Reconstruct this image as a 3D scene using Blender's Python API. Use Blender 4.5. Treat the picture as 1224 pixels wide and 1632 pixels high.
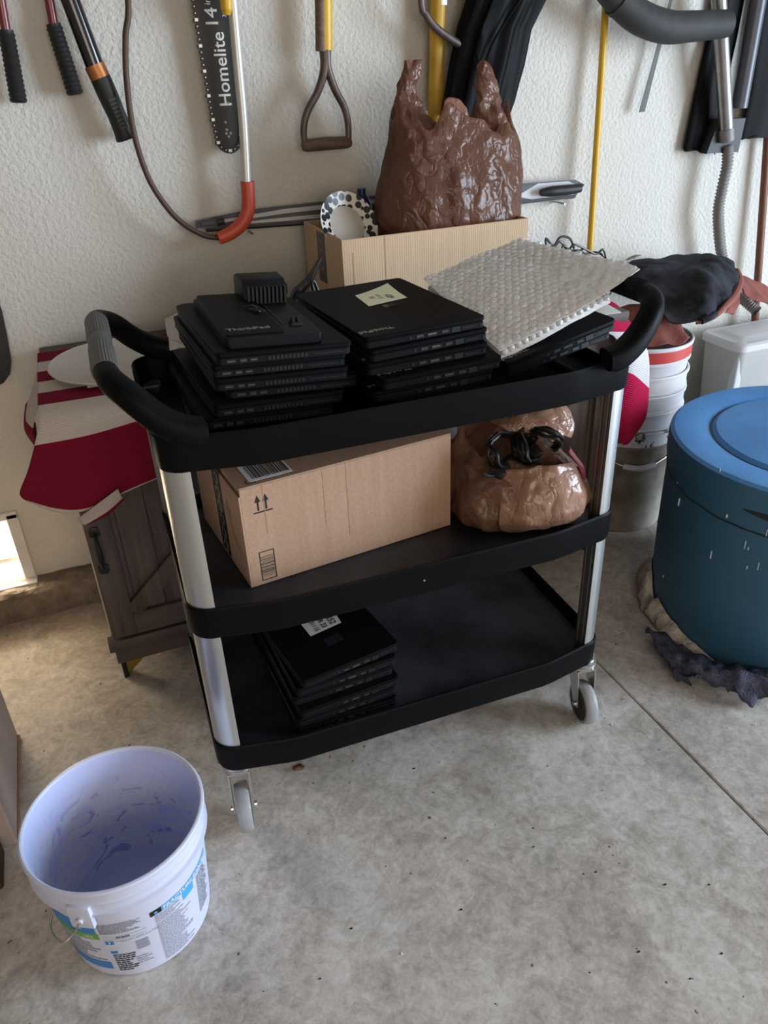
import bpy, bmesh, math, random
from mathutils import Vector, Matrix, noise
random.seed(7)
for o in list(bpy.data.objects): bpy.data.objects.remove(o, do_unlink=True)
scene = bpy.context.scene
COL = scene.collection
PI = math.pi
V = Vector

# ------------------------------------------------------------------ camera
cam_d = bpy.data.cameras.new('camera')
cam = bpy.data.objects.new('camera', cam_d); COL.objects.link(cam)
cam_d.sensor_fit = 'VERTICAL'; cam_d.sensor_height = 36.0
cam_d.lens = 27.4635
cam_d.clip_start = 0.02
cr, cu, cf = V((0.9248,-0.3784,-0.0386)), V((0.2205,0.4507,0.865)), V((0.31,0.8085,-0.5002))
cam.matrix_world = Matrix(((cr.x,cu.x,-cf.x,-0.1076),(cr.y,cu.y,-cf.y,-1.0813),(cr.z,cu.z,-cf.z,1.3177),(0,0,0,1)))
scene.camera = cam

# ------------------------------------------------------------------ world, light, exposure
world = bpy.data.worlds.new('sky'); scene.world = world; world.use_nodes = True
bg = world.node_tree.nodes['Background']
bg.inputs[0].default_value = (0.62, 0.78, 1.0, 1); bg.inputs[1].default_value = 0.9

def area(name, loc, target, sx, sy, power, col):
    l = bpy.data.lights.new(name, 'AREA'); l.shape = 'RECTANGLE'; l.size = sx; l.size_y = sy
    l.energy = power; l.color = col
    o = bpy.data.objects.new(name, l); COL.objects.link(o); o.location = loc
    o.rotation_euler = (V(target)-V(loc)).to_track_quat('-Z', 'Z').to_euler()
    return o
# sky light through the open garage door on the right
area('door_daylight', (4.52, -1.95, 1.15), (0, -0.8, 0.8), 2.5, 2.1, 325, (0.71, 0.845, 1.0))
# warm fill added behind the camera, set in an unseen window opening
area('rear_daylight', (-0.2, -3.42, 1.5), (0, 0, 0.9), 2.2, 1.4, 38, (1.0, 0.81, 0.60))
# bright sunlit yard seen through the low vent
area('vent_daylight', (-0.75, 1.42, 0.30), (-0.45, 0.55, 0.0), 0.5, 0.35, 26, (1.0, 0.82, 0.58))
# sun on the yard behind the back wall; it only enters by the low vent on the left
sl = bpy.data.lights.new('sun', 'SUN'); sl.energy = 5.0; sl.angle = 0.02; sl.color = (1.0, 0.88, 0.70)
so = bpy.data.objects.new('sun', sl); COL.objects.link(so); so.rotation_euler = V((0.10, -0.75, -0.66)).to_track_quat('-Z', 'Y').to_euler()

scene.view_settings.view_transform = 'Standard'
scene.view_settings.look = 'None'
scene.view_settings.gamma = 1.0
scene.view_settings.use_curve_mapping = False
scene.view_settings.exposure = 0.0

# ------------------------------------------------------------------ helpers
def thing(name, label, cat, loc=(0,0,0), rotz=0, group=None, M=None):
    o = bpy.data.objects.new(name, None); COL.objects.link(o)
    o.empty_display_size = 0.05
    o.matrix_world = M if M is not None else Matrix.Translation(V(loc)) @ Matrix.Rotation(rotz, 4, 'Z')
    o['_m'] = 0
    ROOT[o.name] = o.matrix_world.copy() if M is not None else Matrix.Translation(V(loc)) @ Matrix.Rotation(rotz, 4, 'Z')
    del o['_m']
    o['label'] = label; o['category'] = cat
    if group: o['group'] = group
    return o
ROOT = {}
def part(name, bm, mat, parent=None, local=False, smooth=True, label=None, kind=None, angle=0.6, M=None):
    """bm is in world coordinates unless local; becomes ONE mesh object under parent"""
    if M is not None: bm.transform(M)
    inv = None
    if parent is not None:
        Mp = ROOT[parent.name]
        if not local: bm.transform(Mp.inverted())
    bmesh.ops.recalc_face_normals(bm, faces=bm.faces)
    if smooth:
        for f in bm.faces: f.smooth = True
        for e in bm.edges:
            if len(e.link_faces) == 2 and e.calc_face_angle(0) > angle: e.smooth = False
    me = bpy.data.meshes.new(name); bm.to_mesh(me); bm.free()
    for m in (mat if isinstance(mat, (list, tuple)) else [mat]): me.materials.append(m)
    o = bpy.data.objects.new(name, me); COL.objects.link(o)
    if parent is not None:
        o.parent = parent
        # sub-parts: the parent is itself a part (identity local matrix)
        ROOT[o.name] = ROOT[parent.name].copy()
    else:
        ROOT[o.name] = Matrix.Identity(4)
    if label: o['label'] = label
    if kind: o['kind'] = kind
    return o
def struct(name, bm, mat, smooth=False, parent=None):
    o = part(name, bm, mat, parent, smooth=smooth)
    if parent is None: o['kind'] = 'structure'
    return o
def tag(o, label, cat, group=None):
    o['label'] = label; o['category'] = cat
    if group: o['group'] = group
    return o
def solo(name, bm, mat, label, cat, group=None, origin=None, **k):
    """a top-level thing that is one mesh, origin moved to its base"""
    if origin is None:
        xs = [v.co for v in bm.verts]
        origin = V(((min(c.x for c in xs)+max(c.x for c in xs))/2, (min(c.y for c in xs)+max(c.y for c in xs))/2, min(c.z for c in xs)))
    origin = V(origin)
    bm.transform(Matrix.Translation(-origin))
    o = part(name, bm, mat, None, **k); o.location = origin
    ROOT[o.name] = Matrix.Translation(origin)
    return tag(o, label, cat, group)
def copy_tree(root, M, label, group=None):
    r = root.copy(); COL.objects.link(r); r.matrix_world = M; r['label'] = label
    if group: r['group'] = group
    ROOT[r.name] = M.copy()
    for ch in list(root.children):
        c = ch.copy(); COL.objects.link(c); c.parent = r
        for g in list(ch.children):
            d = g.copy(); COL.objects.link(d); d.parent = c
    return r

def join(*bms):
    out = bmesh.new()
    for b in bms:
        me = bpy.data.meshes.new('tmp'); b.to_mesh(me); out.from_mesh(me); bpy.data.meshes.remove(me); b.free()
    return out
def box(x0, x1, y0, y1, z0, z1, bev=0.0, seg=2):
    bm = bmesh.new()
    bmesh.ops.create_cube(bm, size=1)
    bm.transform(Matrix.Translation(((x0+x1)/2,(y0+y1)/2,(z0+z1)/2)) @ Matrix.Diagonal((x1-x0,y1-y0,z1-z0,1)))
    if bev: bmesh.ops.bevel(bm, geom=bm.edges[:]+bm.verts[:], offset=bev, segments=seg, profile=0.5, affect='EDGES')
    return bm
def loft(loops, cap0=True, cap1=True, closed=True):
    bm = bmesh.new()
    rows = [[bm.verts.new(p) for p in L] for L in loops]
    n = len(rows[0])
    for a, b in zip(rows, rows[1:]):
        for i in range(n if closed else n-1):
            j = (i+1) % n
            bm.faces.new((a[i], a[j], b[j], b[i]))
    if cap0: bm.faces.new(rows[0][::-1])
    if cap1: bm.faces.new(rows[-1])
    return bm
def lathe(prof, n=48, center=(0,0), cap0=True, cap1=True, a0=0, a1=None):
    cx, cy = center
    full = a1 is None
    loops = []
    for r, z in prof:
        L = []
        m = n if full else n+1
        for i in range(m):
            a = a0 + ((2*PI) if full else (a1-a0))*i/n
            L.append((cx+r*math.cos(a), cy+r*math.sin(a), z))
        loops.append(L)
    return loft(loops, cap0, cap1, closed=full)
def crom(P, n):
    P = [V(p) for p in P]
    out = []
    for i in range(len(P)-1):
        p0 = P[max(i-1,0)]; p1 = P[i]; p2 = P[i+1]; p3 = P[min(i+2,len(P)-1)]
        for k in range(n):
            t = k/n
            out.append(0.5*((2*p1)+(p2-p0)*t+(2*p0-5*p1+4*p2-p3)*t*t+(3*p1-p0-3*p2+p3)*t**3))
    out.append(P[-1]); return out
def tube(P, rad, n=10, sub=0, cap=True, flat=None):
    """tube along points; rad a number or list; flat=(w) squashes the section along the frame normal"""
    P = [V(p) for p in P]
    if sub:
        if isinstance(rad, (list,tuple)):
            R = []
            for i in range(len(P)-1):
                for k in range(sub): R.append(rad[i]+(rad[i+1]-rad[i])*k/sub)
            R.append(rad[-1]); rad = R
        P = crom(P, sub)
    m = len(P)
    R = rad if isinstance(rad, (list,tuple)) else [rad]*m
    T = [(P[min(i+1,m-1)]-P[max(i-1,0)]).normalized() for i in range(m)]
    up = V((0,0,1)) if abs(T[0].z) < 0.9 else V((0,1,0))
    N = (up - T[0]*up.dot(T[0])).normalized()
    loops = []
    for i in range(m):
        N = (N - T[i]*N.dot(T[i]))
        N = N.normalized() if N.length > 1e-6 else T[i].orthogonal().normalized()
        B = T[i].cross(N)
        loops.append([P[i]+(N*math.cos(2*PI*k/n)*(flat if flat else 1)+B*math.sin(2*PI*k/n))*R[i] for k in range(n)])
    return loft(loops, cap, cap)
def prism(pts, axis, d0, d1, bev=0):
    """outline pts in the plane across axis ('x','y','z'), extruded d0..d1"""
    def mk(p, d):
        a, b = p
        return {'z': (a,b,d), 'y': (a,d,b), 'x': (d,a,b)}[axis]
    bm = loft([[mk(p,d0) for p in pts],[mk(p,d1) for p in pts]])
    if bev: bmesh.ops.bevel(bm, geom=bm.edges[:], offset=bev, segments=2, profile=0.5, affect='EDGES')
    return bm
def rrect(x0, x1, y0, y1, r, n=5):
    out = []
    for cx, cy, a in ((x1-r,y1-r,0),(x0+r,y1-r,PI/2),(x0+r,y0+r,PI),(x1-r,y0+r,3*PI/2)):
        for k in range(n+1):
            t = a+PI/2*k/n; out.append((cx+r*math.cos(t), cy+r*math.sin(t)))
    return out
def patch(ctrl, nu=6, nv=6, thick=0.0, disp=None):
    """smooth sheet through a grid of control points; keeps uv (u along a row, v over rows)"""
    rows = [crom(r, nu) for r in ctrl]
    cols = list(zip(*rows))
    grid = [crom(c, nv) for c in cols]          # grid[i][j]
    W, H = len(grid), len(grid[0])
    bm = bmesh.new(); uv = bm.loops.layers.uv.new('UVMap')
    vs = [[None]*H for _ in range(W)]
    for i in range(W):
        for j in range(H):
            p = grid[i][j]
            if disp: p = p + disp(p, i/(W-1), j/(H-1))
            vs[i][j] = bm.verts.new(p)
    for i in range(W-1):
        for j in range(H-1):
            f = bm.faces.new((vs[i][j], vs[i+1][j], vs[i+1][j+1], vs[i][j+1]))
            for l, (a, b) in zip(f.loops, ((i,j),(i+1,j),(i+1,j+1),(i,j+1))): l[uv].uv = (a/(W-1), b/(H-1))
    if thick:
        bmesh.ops.recalc_face_normals(bm, faces=bm.faces)
        bmesh.ops.solidify(bm, geom=bm.faces[:], thickness=thick)
    return bm
def text_bm(s, size, ext=0.0004, align='CENTER', bold=0.0):
    cu_ = bpy.data.curves.new('tmp_text', 'FONT'); cu_.body = s; cu_.size = size; cu_.extrude = ext
    cu_.align_x = align; cu_.align_y = 'CENTER'; cu_.offset = bold; cu_.resolution_u = 3
    ob = bpy.data.objects.new('tmp_text', cu_); COL.objects.link(ob)
    dg = bpy.context.evaluated_depsgraph_get(); dg.update()
    me = ob.evaluated_get(dg).to_mesh()
    bm = bmesh.new(); bm.from_mesh(me); ob.evaluated_get(dg).to_mesh_clear()
    bpy.data.objects.remove(ob, do_unlink=True); bpy.data.curves.remove(cu_)
    return bm
def frame(o, ex, ey):
    ex = V(ex).normalized(); ey = V(ey); ey = (ey-ex*ey.dot(ex)).normalized(); ez = ex.cross(ey)
    return Matrix(((ex.x,ey.x,ez.x,o[0]),(ex.y,ey.y,ez.y,o[1]),(ex.z,ey.z,ez.z,o[2]),(0,0,0,1)))
def nz(p, s): return noise.noise(V(p)*s)

# ------------------------------------------------------------------ materials
def mat(name, col, rough=0.5, metal=0.0, spec=0.5, var=0.0, vscale=8.0, bump=0.0, bscale=60.0, col2=None, coat=0.0, trans=0.0, alpha=1.0, emit=0, stretch=None, detail=6.0, bdist=0.002):
    m = bpy.data.materials.new(name); m.use_nodes = True
    nt = m.node_tree; N = nt.nodes; L = nt.links; b = N['Principled BSDF']
    b.inputs['Base Color'].default_value = (*col, 1); b.inputs['Roughness'].default_value = rough
    b.inputs['Metallic'].default_value = metal; b.inputs['Specular IOR Level'].default_value = spec
    b.inputs['Coat Weight'].default_value = coat; b.inputs['Transmission Weight'].default_value = trans
    b.inputs['Alpha'].default_value = alpha
    if var or bump or col2:
        tc = N.new('ShaderNodeTexCoord'); mp = N.new('ShaderNodeMapping')
        L.new(tc.outputs['Object'], mp.inputs['Vector'])
        if stretch: mp.inputs['Scale'].default_value = stretch
    if var or col2:
        n = N.new('ShaderNodeTexNoise'); n.inputs['Scale'].default_value = vscale; n.inputs['Detail'].default_value = detail
        n.inputs['Roughness'].default_value = 0.65
        L.new(mp.outputs[0], n.inputs['Vector'])
        r = N.new('ShaderNodeValToRGB')
        c2 = col2 if col2 else tuple(max(0,c*(1-var)) for c in col)
        r.color_ramp.elements[0].position = 0.35; r.color_ramp.elements[1].position = 0.68
        r.color_ramp.elements[0].color = (*c2, 1); r.color_ramp.elements[1].color = (*col, 1)
        L.new(n.outputs['Fac'], r.inputs[0]); L.new(r.outputs[0], b.inputs['Base Color'])
        m['_ramp'] = r.name
    if bump:
        n2 = N.new('ShaderNodeTexNoise'); n2.inputs['Scale'].default_value = bscale; n2.inputs['Detail'].default_value = 4
        L.new(mp.outputs[0], n2.inputs['Vector'])
        bp = N.new('ShaderNodeBump'); bp.inputs['Strength'].default_value = bump; bp.inputs['Distance'].default_value = bdist
        L.new(n2.outputs['Fac'], bp.inputs['Height']); L.new(bp.outputs[0], b.inputs['Normal'])
    return m
def nodes(m): return m.node_tree.nodes, m.node_tree.links, m.node_tree.nodes['Principled BSDF']
def mixrgb(N, L, fac, a, b, blend='MIX'):
    x = N.new('ShaderNodeMix'); x.data_type = 'RGBA'; x.blend_type = blend
    for idx, val in ((0,fac),(6,a),(7,b)):
        if hasattr(val, 'is_output'): L.new(val, x.inputs[idx])
        elif idx == 0: x.inputs[0].default_value = val
        else: x.inputs[idx].default_value = (*val, 1)
    return x.outputs[2]
def nnoise(N, L, vec, scale, detail=5, rough=0.6, dist=0.0):
    n = N.new('ShaderNodeTexNoise'); n.inputs['Scale'].default_value = scale; n.inputs['Detail'].default_value = detail
    n.inputs['Roughness'].default_value = rough; n.inputs['Distortion'].default_value = dist
    L.new(vec, n.inputs['Vector']); return n.outputs['Fac']
def ramp(N, L, fac, stops, interp='LINEAR'):
    r = N.new('ShaderNodeValToRGB'); r.color_ramp.interpolation = interp
    e = r.color_ramp.elements
    while len(e) > 1: e.remove(e[-1])
    e[0].position = stops[0][0]; e[0].color = (*stops[0][1], 1)
    for p, c in stops[1:]:
        q = e.new(p); q.color = (*c, 1)
    L.new(fac, r.inputs[0]); return r.outputs[0]
def coord(N, L, which='Object', scale=(1,1,1)):
    tc = N.new('ShaderNodeTexCoord'); mp = N.new('ShaderNodeMapping'); mp.inputs['Scale'].default_value = scale
    L.new(tc.outputs[which], mp.inputs['Vector']); return mp.outputs[0]
def add_bump(N, L, b, h, strength, dist):
    bp = N.new('ShaderNodeBump'); bp.inputs['Strength'].default_value = strength; bp.inputs['Distance'].default_value = dist
    L.new(h, bp.inputs['Height']); L.new(bp.outputs[0], b.inputs['Normal']); return bp

# wall plaster with an orange-peel texture
M_wall = mat('wall_plaster', (0.70,0.67,0.61), 0.75, spec=0.2)
N, L, b = nodes(M_wall); v = coord(N, L)
c1 = ramp(N, L, nnoise(N, L, v, 1.6, 4), [(0.3,(0.63,0.60,0.54)),(0.7,(0.67,0.65,0.605))])
sp = ramp(N, L, nnoise(N, L, v, 38, 2), [(0.77,(0,0,0)),(0.80,(1,1,1))])
c2 = mixrgb(N, L, sp, c1, (0.45,0.40,0.34))
L.new(c2, b.inputs['Base Color'])
add_bump(N, L, b, nnoise(N, L, v, 95, 3, 0.5), 0.75, 0.006)
# concrete floor
M_floor = mat('floor_concrete', (0.36,0.34,0.31), 0.62, spec=0.35)
N, L, b = nodes(M_floor); v = coord(N, L)
big = ramp(N, L, nnoise(N, L, v, 2.2, 6, 0.6, 0.6), [(0.32,(0.42,0.395,0.36)),(0.5,(0.52,0.495,0.465)),(0.68,(0.60,0.58,0.555))])
fine = nnoise(N, L, v, 26, 8, 0.7, 1.2)
c = mixrgb(N, L, 0.75, big, ramp(N, L, fine, [(0.3,(0.36,0.35,0.34)),(0.7,(0.66,0.65,0.64))]), 'OVERLAY')
# pale ring shaped scaling marks
mark = ramp(N, L, nnoise(N, L, v, 5.5, 7, 0.55, 1.6), [(0.485,(0,0,0)),(0.50,(1,1,1)),(0.515,(0,0,0))])
c = mixrgb(N, L, ramp(N, L, mark, [(0.0,(0,0,0)),(1.0,(0.10,0.10,0.10))]), c, (0.60,0.585,0.56))
flake = ramp(N, L, nnoise(N, L, v, 4.2, 9, 0.62, 0.8), [(0.575,(0,0,0)),(0.585,(0.38,0.38,0.38)),(0.66,(0.12,0.12,0.12))])
c = mixrgb(N, L, flake, c, (0.62,0.60,0.575))
brn = ramp(N, L, nnoise(N, L, v, 7.5, 8, 0.68, 0.5), [(0.52,(0,0,0)),(0.72,(0.55,0.55,0.55))])
c = mixrgb(N, L, brn, c, (0.30,0.255,0.21))
scr_ = ramp(N, L, nnoise(N, L, coord(N, L, 'Object', (3,26,1)), 5, 6, 0.7, 1.0), [(0.63,(0,0,0)),(0.66,(0.35,0.35,0.35))])
c = mixrgb(N, L, scr_, c, (0.62,0.60,0.57))
dk = ramp(N, L, nnoise(N, L, v, 60, 2, 0.4), [(0.735,(0,0,0)),(0.765,(1,1,1))])
c = mixrgb(N, L, dk, c, (0.12,0.10,0.085))
st = ramp(N, L, nnoise(N, L, v, 3.1, 3, 0.5, 0.3), [(0.58,(0,0,0)),(0.75,(0.55,0.55,0.55))])
c = mixrgb(N, L, st, c, (0.24,0.215,0.19))
# browner towards the back wall: warm light there painted into the concrete
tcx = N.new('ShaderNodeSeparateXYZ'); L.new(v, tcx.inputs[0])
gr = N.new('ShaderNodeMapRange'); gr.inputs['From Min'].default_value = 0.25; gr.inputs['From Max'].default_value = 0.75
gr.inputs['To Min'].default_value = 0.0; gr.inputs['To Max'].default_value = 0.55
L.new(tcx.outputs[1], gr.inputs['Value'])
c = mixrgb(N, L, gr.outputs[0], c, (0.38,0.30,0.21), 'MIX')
grn = ramp(N, L, nnoise(N, L, v, 75, 8, 0.75, 0.8), [(0.3,(0.28,0.28,0.28)),(0.5,(0.5,0.5,0.5)),(0.72,(0.74,0.74,0.74))])
c = mixrgb(N, L, 0.55, c, grn, 'OVERLAY')
mot = ramp(N, L, nnoise(N, L, v, 13, 7, 0.7, 1.4), [(0.34,(0.36,0.355,0.35)),(0.5,(0.5,0.5,0.5)),(0.66,(0.62,0.62,0.62))])
c = mixrgb(N, L, 0.8, c, mot, 'OVERLAY')
L.new(c, b.inputs['Base Color'])
add_bump(N, L, b, fine, 0.25, 0.002)
M_yard = mat('sunlit_paving', (0.62,0.58,0.52), 0.9, var=0.1, vscale=3)
M_kerb = mat('kerb_concrete', (0.27,0.215,0.165), 0.9, col2=(0.13,0.10,0.078), vscale=22, bump=1.0, bscale=45, bdist=0.012)
M_white_trim = mat('white_vent_paint', (0.80,0.79,0.76), 0.5, var=0.12, vscale=14)
M_black_plastic = mat('black_cart_plastic', (0.0036,0.0037,0.0042), 0.48, spec=0.07, bump=0.12, bscale=240, bdist=0.001, col2=(0.005,0.005,0.0056), vscale=6)
M_shelf_top = mat('scuffed_shelf_plastic', (0.008,0.0085,0.0105), 0.45, spec=0.35, col2=(0.042,0.044,0.054), vscale=6, bump=0.15, bscale=260, bdist=0.001)
M_alu = mat('satin_aluminium', (0.62,0.63,0.62), 0.34, metal=0.85, spec=0.5, var=0.05, vscale=30, stretch=(40,40,0.6))
M_groove = mat('dark_aluminium_flange', (0.24,0.235,0.225), 0.4, metal=0.8)
M_zinc = mat('zinc_plate', (0.62,0.62,0.60), 0.3, metal=0.9, var=0.15, vscale=30)
M_tyre = mat('grey_rubber_tyre', (0.34,0.345,0.35), 0.5, var=0.15, vscale=25)
M_hub = mat('black_hub', (0.012,0.012,0.012), 0.4)
M_grip = mat('grey_ribbed_grip', (0.10,0.098,0.095), 0.6)
M_laptop = mat('laptop_black', (0.0042,0.0042,0.0044), 0.52, spec=0.07, bump=0.05, bscale=400, bdist=0.0004)
M_laptop_side = mat('laptop_side_black', (0.0075,0.0080,0.0100), 0.5, spec=0.12)
M_port = mat('port_black', (0.002,0.002,0.002), 0.6)
M_portmetal = mat('port_metal', (0.22,0.22,0.22), 0.35, metal=0.8)
M_silver = mat('silver_lettering', (0.30,0.30,0.30), 0.4, metal=0.5)
M_note = mat('yellow_paper_note', (0.83,0.80,0.55), 0.8, var=0.06, vscale=30)
M_note2 = mat('white_paper_note', (0.70,0.70,0.64), 0.8, var=0.06, vscale=30)
M_ink = mat('dark_ink', (0.03,0.02,0.06), 0.7)
M_redink = mat('maroon_ink', (0.20,0.03,0.10), 0.7)
M_clear = mat('clear_tape', (0.018,0.018,0.024), 0.12, spec=0.6)
M_card = mat('kraft_cardboard', (0.46,0.315,0.20), 0.8, spec=0.2, var=0.12, vscale=5, bump=0.3, bscale=130, bdist=0.001)
N, L, b = nodes(M_card); v = coord(N, L, 'Object', (70,70,5))
cc = ramp(N, L, nnoise(N, L, v, 1.0, 3), [(0.3,(0.40,0.255,0.175)),(0.7,(0.44,0.29,0.205))])
fl = ramp(N, L, nnoise(N, L, coord(N, L), 160, 3), [(0.3,(0.42,0.42,0.42)),(0.7,(0.56,0.56,0.56))])
L.new(mixrgb(N, L, 0.7, cc, fl, 'OVERLAY'), b.inputs['Base Color'])
M_card2 = mat('light_cardboard', (0.55,0.39,0.24), 0.8, spec=0.2)
N, L, b = nodes(M_card2)
cc = ramp(N, L, nnoise(N, L, coord(N, L, 'Object', (60,60,2.5)), 1.6, 3), [(0.3,(0.555,0.395,0.255)),(0.7,(0.60,0.435,0.285))])
L.new(cc, b.inputs['Base Color'])
wv = N.new('ShaderNodeTexWave'); wv.inputs['Scale'].default_value = 55; wv.inputs['Distortion'].default_value = 0.4
L.new(coord(N, L), wv.inputs['Vector']); add_bump(N, L, b, wv.outputs['Fac'], 0.25, 0.001)
M_card_dark = mat('cardboard_crease', (0.27,0.17,0.10), 0.85)
M_card_pink = mat('faded_cardboard', (0.40,0.315,0.275), 0.85, var=0.14, vscale=4, bump=0.25, bscale=60)
M_print = mat('black_print', (0.012,0.010,0.010), 0.6)
M_smile = mat('grey_brown_print', (0.20,0.145,0.105), 0.7)
M_tape = mat('black_parcel_tape', (0.018,0.018,0.02), 0.2, spec=0.6)
M_tapegrey = mat('grey_tape_print', (0.12,0.115,0.11), 0.3)
M_labelwhite = mat('white_label', (0.90,0.91,0.95), 0.5)
# thin crinkled carrier-bag plastic
def bagmat(name, col, col2):
    m = mat(name, col, 0.24, spec=0.6)
    N, L, b = nodes(m); v = coord(N, L)
    c = ramp(N, L, nnoise(N, L, v, 7, 4), [(0.3, col2), (0.7, col)])
    L.new(c, b.inputs['Base Color'])
    def ridge(scale, dist, vec):
        n = nnoise(N, L, vec, scale, 3, 0.5, dist)
        a = N.new('ShaderNodeMath'); a.operation = 'SUBTRACT'; L.new(n, a.inputs[0]); a.inputs[1].default_value = 0.5
        b_ = N.new('ShaderNodeMath'); b_.operation = 'ABSOLUTE'; L.new(a.outputs[0], b_.inputs[0])
        p = N.new('ShaderNodeMath'); p.operation = 'POWER'; L.new(b_.outputs[0], p.inputs[0]); p.inputs[1].default_value = 0.6
        return p.outputs[0]
    v2 = coord(N, L, 'Object', (1.0, 1.0, 0.85))
    ad = N.new('ShaderNodeMath'); ad.operation = 'MULTIPLY_ADD'; L.new(ridge(24, 0.3, v2), ad.inputs[0]); ad.inputs[1].default_value = 0.38; L.new(ridge(8, 0.3, v2), ad.inputs[2])
    add_bump(N, L, b, ad.outputs[0], 0.6, 0.022)
    tr = N.new('ShaderNodeBsdfTranslucent'); L.new(c, tr.inputs[0])
    mx = N.new('ShaderNodeMixShader'); mx.inputs[0].default_value = 0.22
    out = N['Material Output']
    L.new(b.outputs[0], mx.inputs[1]); L.new(tr.outputs[0], mx.inputs[2]); L.new(mx.outputs[0], out.inputs[0])
    return m
M_bag = bagmat('brown_carrier_plastic', (0.36,0.185,0.125), (0.27,0.13,0.088))
M_bag2 = bagmat('tan_carrier_plastic', (0.40,0.235,0.165), (0.31,0.165,0.11))
M_bagred = mat('red_bag_print', (0.38,0.02,0.05), 0.3)
M_cable = mat('black_cable', (0.008,0.008,0.008), 0.35)
# bubble wrap
M_bubble = mat('bubble_wrap_film', (0.95,0.955,0.97), 0.16, spec=0.9)
N, L, b = nodes(M_bubble)
tr = N.new('ShaderNodeBsdfTranslucent'); tr.inputs[0].default_value = (0.90,0.90,0.91,1)
tp = N.new('ShaderNodeBsdfTransparent'); mx = N.new('ShaderNodeMixShader'); mx.inputs[0].default_value = 0.12
mx2 = N.new('ShaderNodeMixShader'); mx2.inputs[0].default_value = 0.03
L.new(b.outputs[0], mx.inputs[1]); L.new(tr.outputs[0], mx.inputs[2]); L.new(mx.outputs[0], mx2.inputs[1]); L.new(tp.outputs[0], mx2.inputs[2])
L.new(mx2.outputs[0], N['Material Output'].inputs[0])
add_bump(N, L, b, nnoise(N, L, coord(N, L), 60, 3), 0.5, 0.004)
M_dome = mat('bubble_film', (0.96,0.965,0.98), 0.07, spec=1.0)
N, L, b = nodes(M_dome)
tp = N.new('ShaderNodeBsdfTransparent'); mx = N.new('ShaderNodeMixShader'); mx.inputs[0].default_value = 0.42
L.new(b.outputs[0], mx.inputs[1]); L.new(tp.outputs[0], mx.inputs[2]); L.new(mx.outputs[0], N['Material Output'].inputs[0])
add_bump(N, L, b, nnoise(N, L, coord(N, L), 150, 2), 0.6, 0.004)
# towels, striped along v
def towel_mat(name, stops, ribs=90):
    m = mat(name, (1,1,1), 0.95, spec=0.1); N, L, b = nodes(m)
    tc = N.new('ShaderNodeTexCoord'); s = N.new('ShaderNodeSeparateXYZ'); L.new(tc.outputs['UV'], s.inputs[0])
    L.new(ramp(N, L, s.outputs[1], stops, 'CONSTANT'), b.inputs['Base Color'])
    wv = N.new('ShaderNodeTexWave'); wv.bands_direction = 'Y'; wv.inputs['Scale'].default_value = ribs/6.28*2; wv.inputs['Distortion'].default_value = 0.6
    L.new(tc.outputs['UV'], wv.inputs['Vector'])
    ad = N.new('ShaderNodeMath'); ad.operation = 'ADD'
    L.new(wv.outputs['Fac'], ad.inputs[0]); L.new(nnoise(N, L, coord(N, L), 300, 2), ad.inputs[1])
    add_bump(N, L, b, ad.outputs[0], 0.5, 0.003)
    return m
RED_SHADED = (0.21,0.010,0.034); WHT_SHADED = (0.60,0.53,0.48)  # both dimmed for the shade on the left towel
M_towel_shaded = towel_mat('striped_towel', [(0,RED_SHADED),(0.075,WHT_SHADED),(0.14,RED_SHADED),(0.20,WHT_SHADED),(0.275,RED_SHADED),(0.375,WHT_SHADED),(0.60,RED_SHADED),(0.955,WHT_SHADED)])
M_towel_lit = towel_mat('striped_towel_bright', [(0,(0.66,0.64,0.66)),(0.20,(0.46,0.015,0.07)),(0.42,(0.68,0.66,0.70)),(0.615,(0.48,0.015,0.07))], 120)  # lit copy of the stripes: daylight put into the red and white
M_wood = mat('grey_brown_wood', (0.112,0.085,0.074), 0.6, spec=0.25, col2=(0.056,0.042,0.038), vscale=3.0, stretch=(14,14,0.9), bump=0.2, bscale=8)
M_wood_h = mat('grey_brown_wood_rail', (0.112,0.085,0.074), 0.6, spec=0.25, col2=(0.056,0.042,0.038), vscale=3.0, stretch=(0.9,14,14))
M_iron = mat('black_iron', (0.012,0.012,0.013), 0.45, metal=0.3, bump=0.3, bscale=80)
M_brass = mat('dull_brass', (0.42,0.28,0.06), 0.35, metal=0.9, var=0.3, vscale=20)
M_side_lit = mat('pale_raw_edge', (0.62,0.52,0.38), 0.7)  # wood lightened to paint the light on the sideboard's left side
M_lidclear = mat('frosted_plastic_lid', (0.72,0.66,0.60), 0.35, alpha=0.72)
M_carton = mat('beige_carton', (0.40,0.33,0.25), 0.8, var=0.08)
M_paper = mat('white_paper', (0.62,0.58,0.53), 0.85, var=0.05, vscale=10)
M_greytext = mat('grey_print', (0.33,0.33,0.36), 0.8)
M_whitebucket = mat('white_bucket_plastic', (0.62,0.66,0.82), 0.38, spec=0.5, var=0.05, vscale=4)
M_bucket_in = mat('scuffed_bucket_inside', (0.5,0.56,0.82), 0.4, spec=0.45)
N, L, b = nodes(M_bucket_in); v = coord(N, L, 'Object', (1,1,2.6))
sep = N.new('ShaderNodeSeparateXYZ'); L.new(coord(N, L), sep.inputs[0])
band = N.new('ShaderNodeValToRGB'); 
for p_, c_ in ((0.0,0.0),(0.10,0.9),(0.5,1.0),(0.72,0.45),(0.85,0.0)):
    q_ = band.color_ramp.elements.new(p_) if p_ not in (0.0,) else band.color_ramp.elements[0]
    q_.position = p_; q_.color = (c_,c_,c_,1)
band.color_ramp.elements[-1].color = (0,0,0,1)
mr = N.new('ShaderNodeMapRange'); mr.inputs['From Min'].default_value = 0.0; mr.inputs['From Max'].default_value = 0.26
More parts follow.
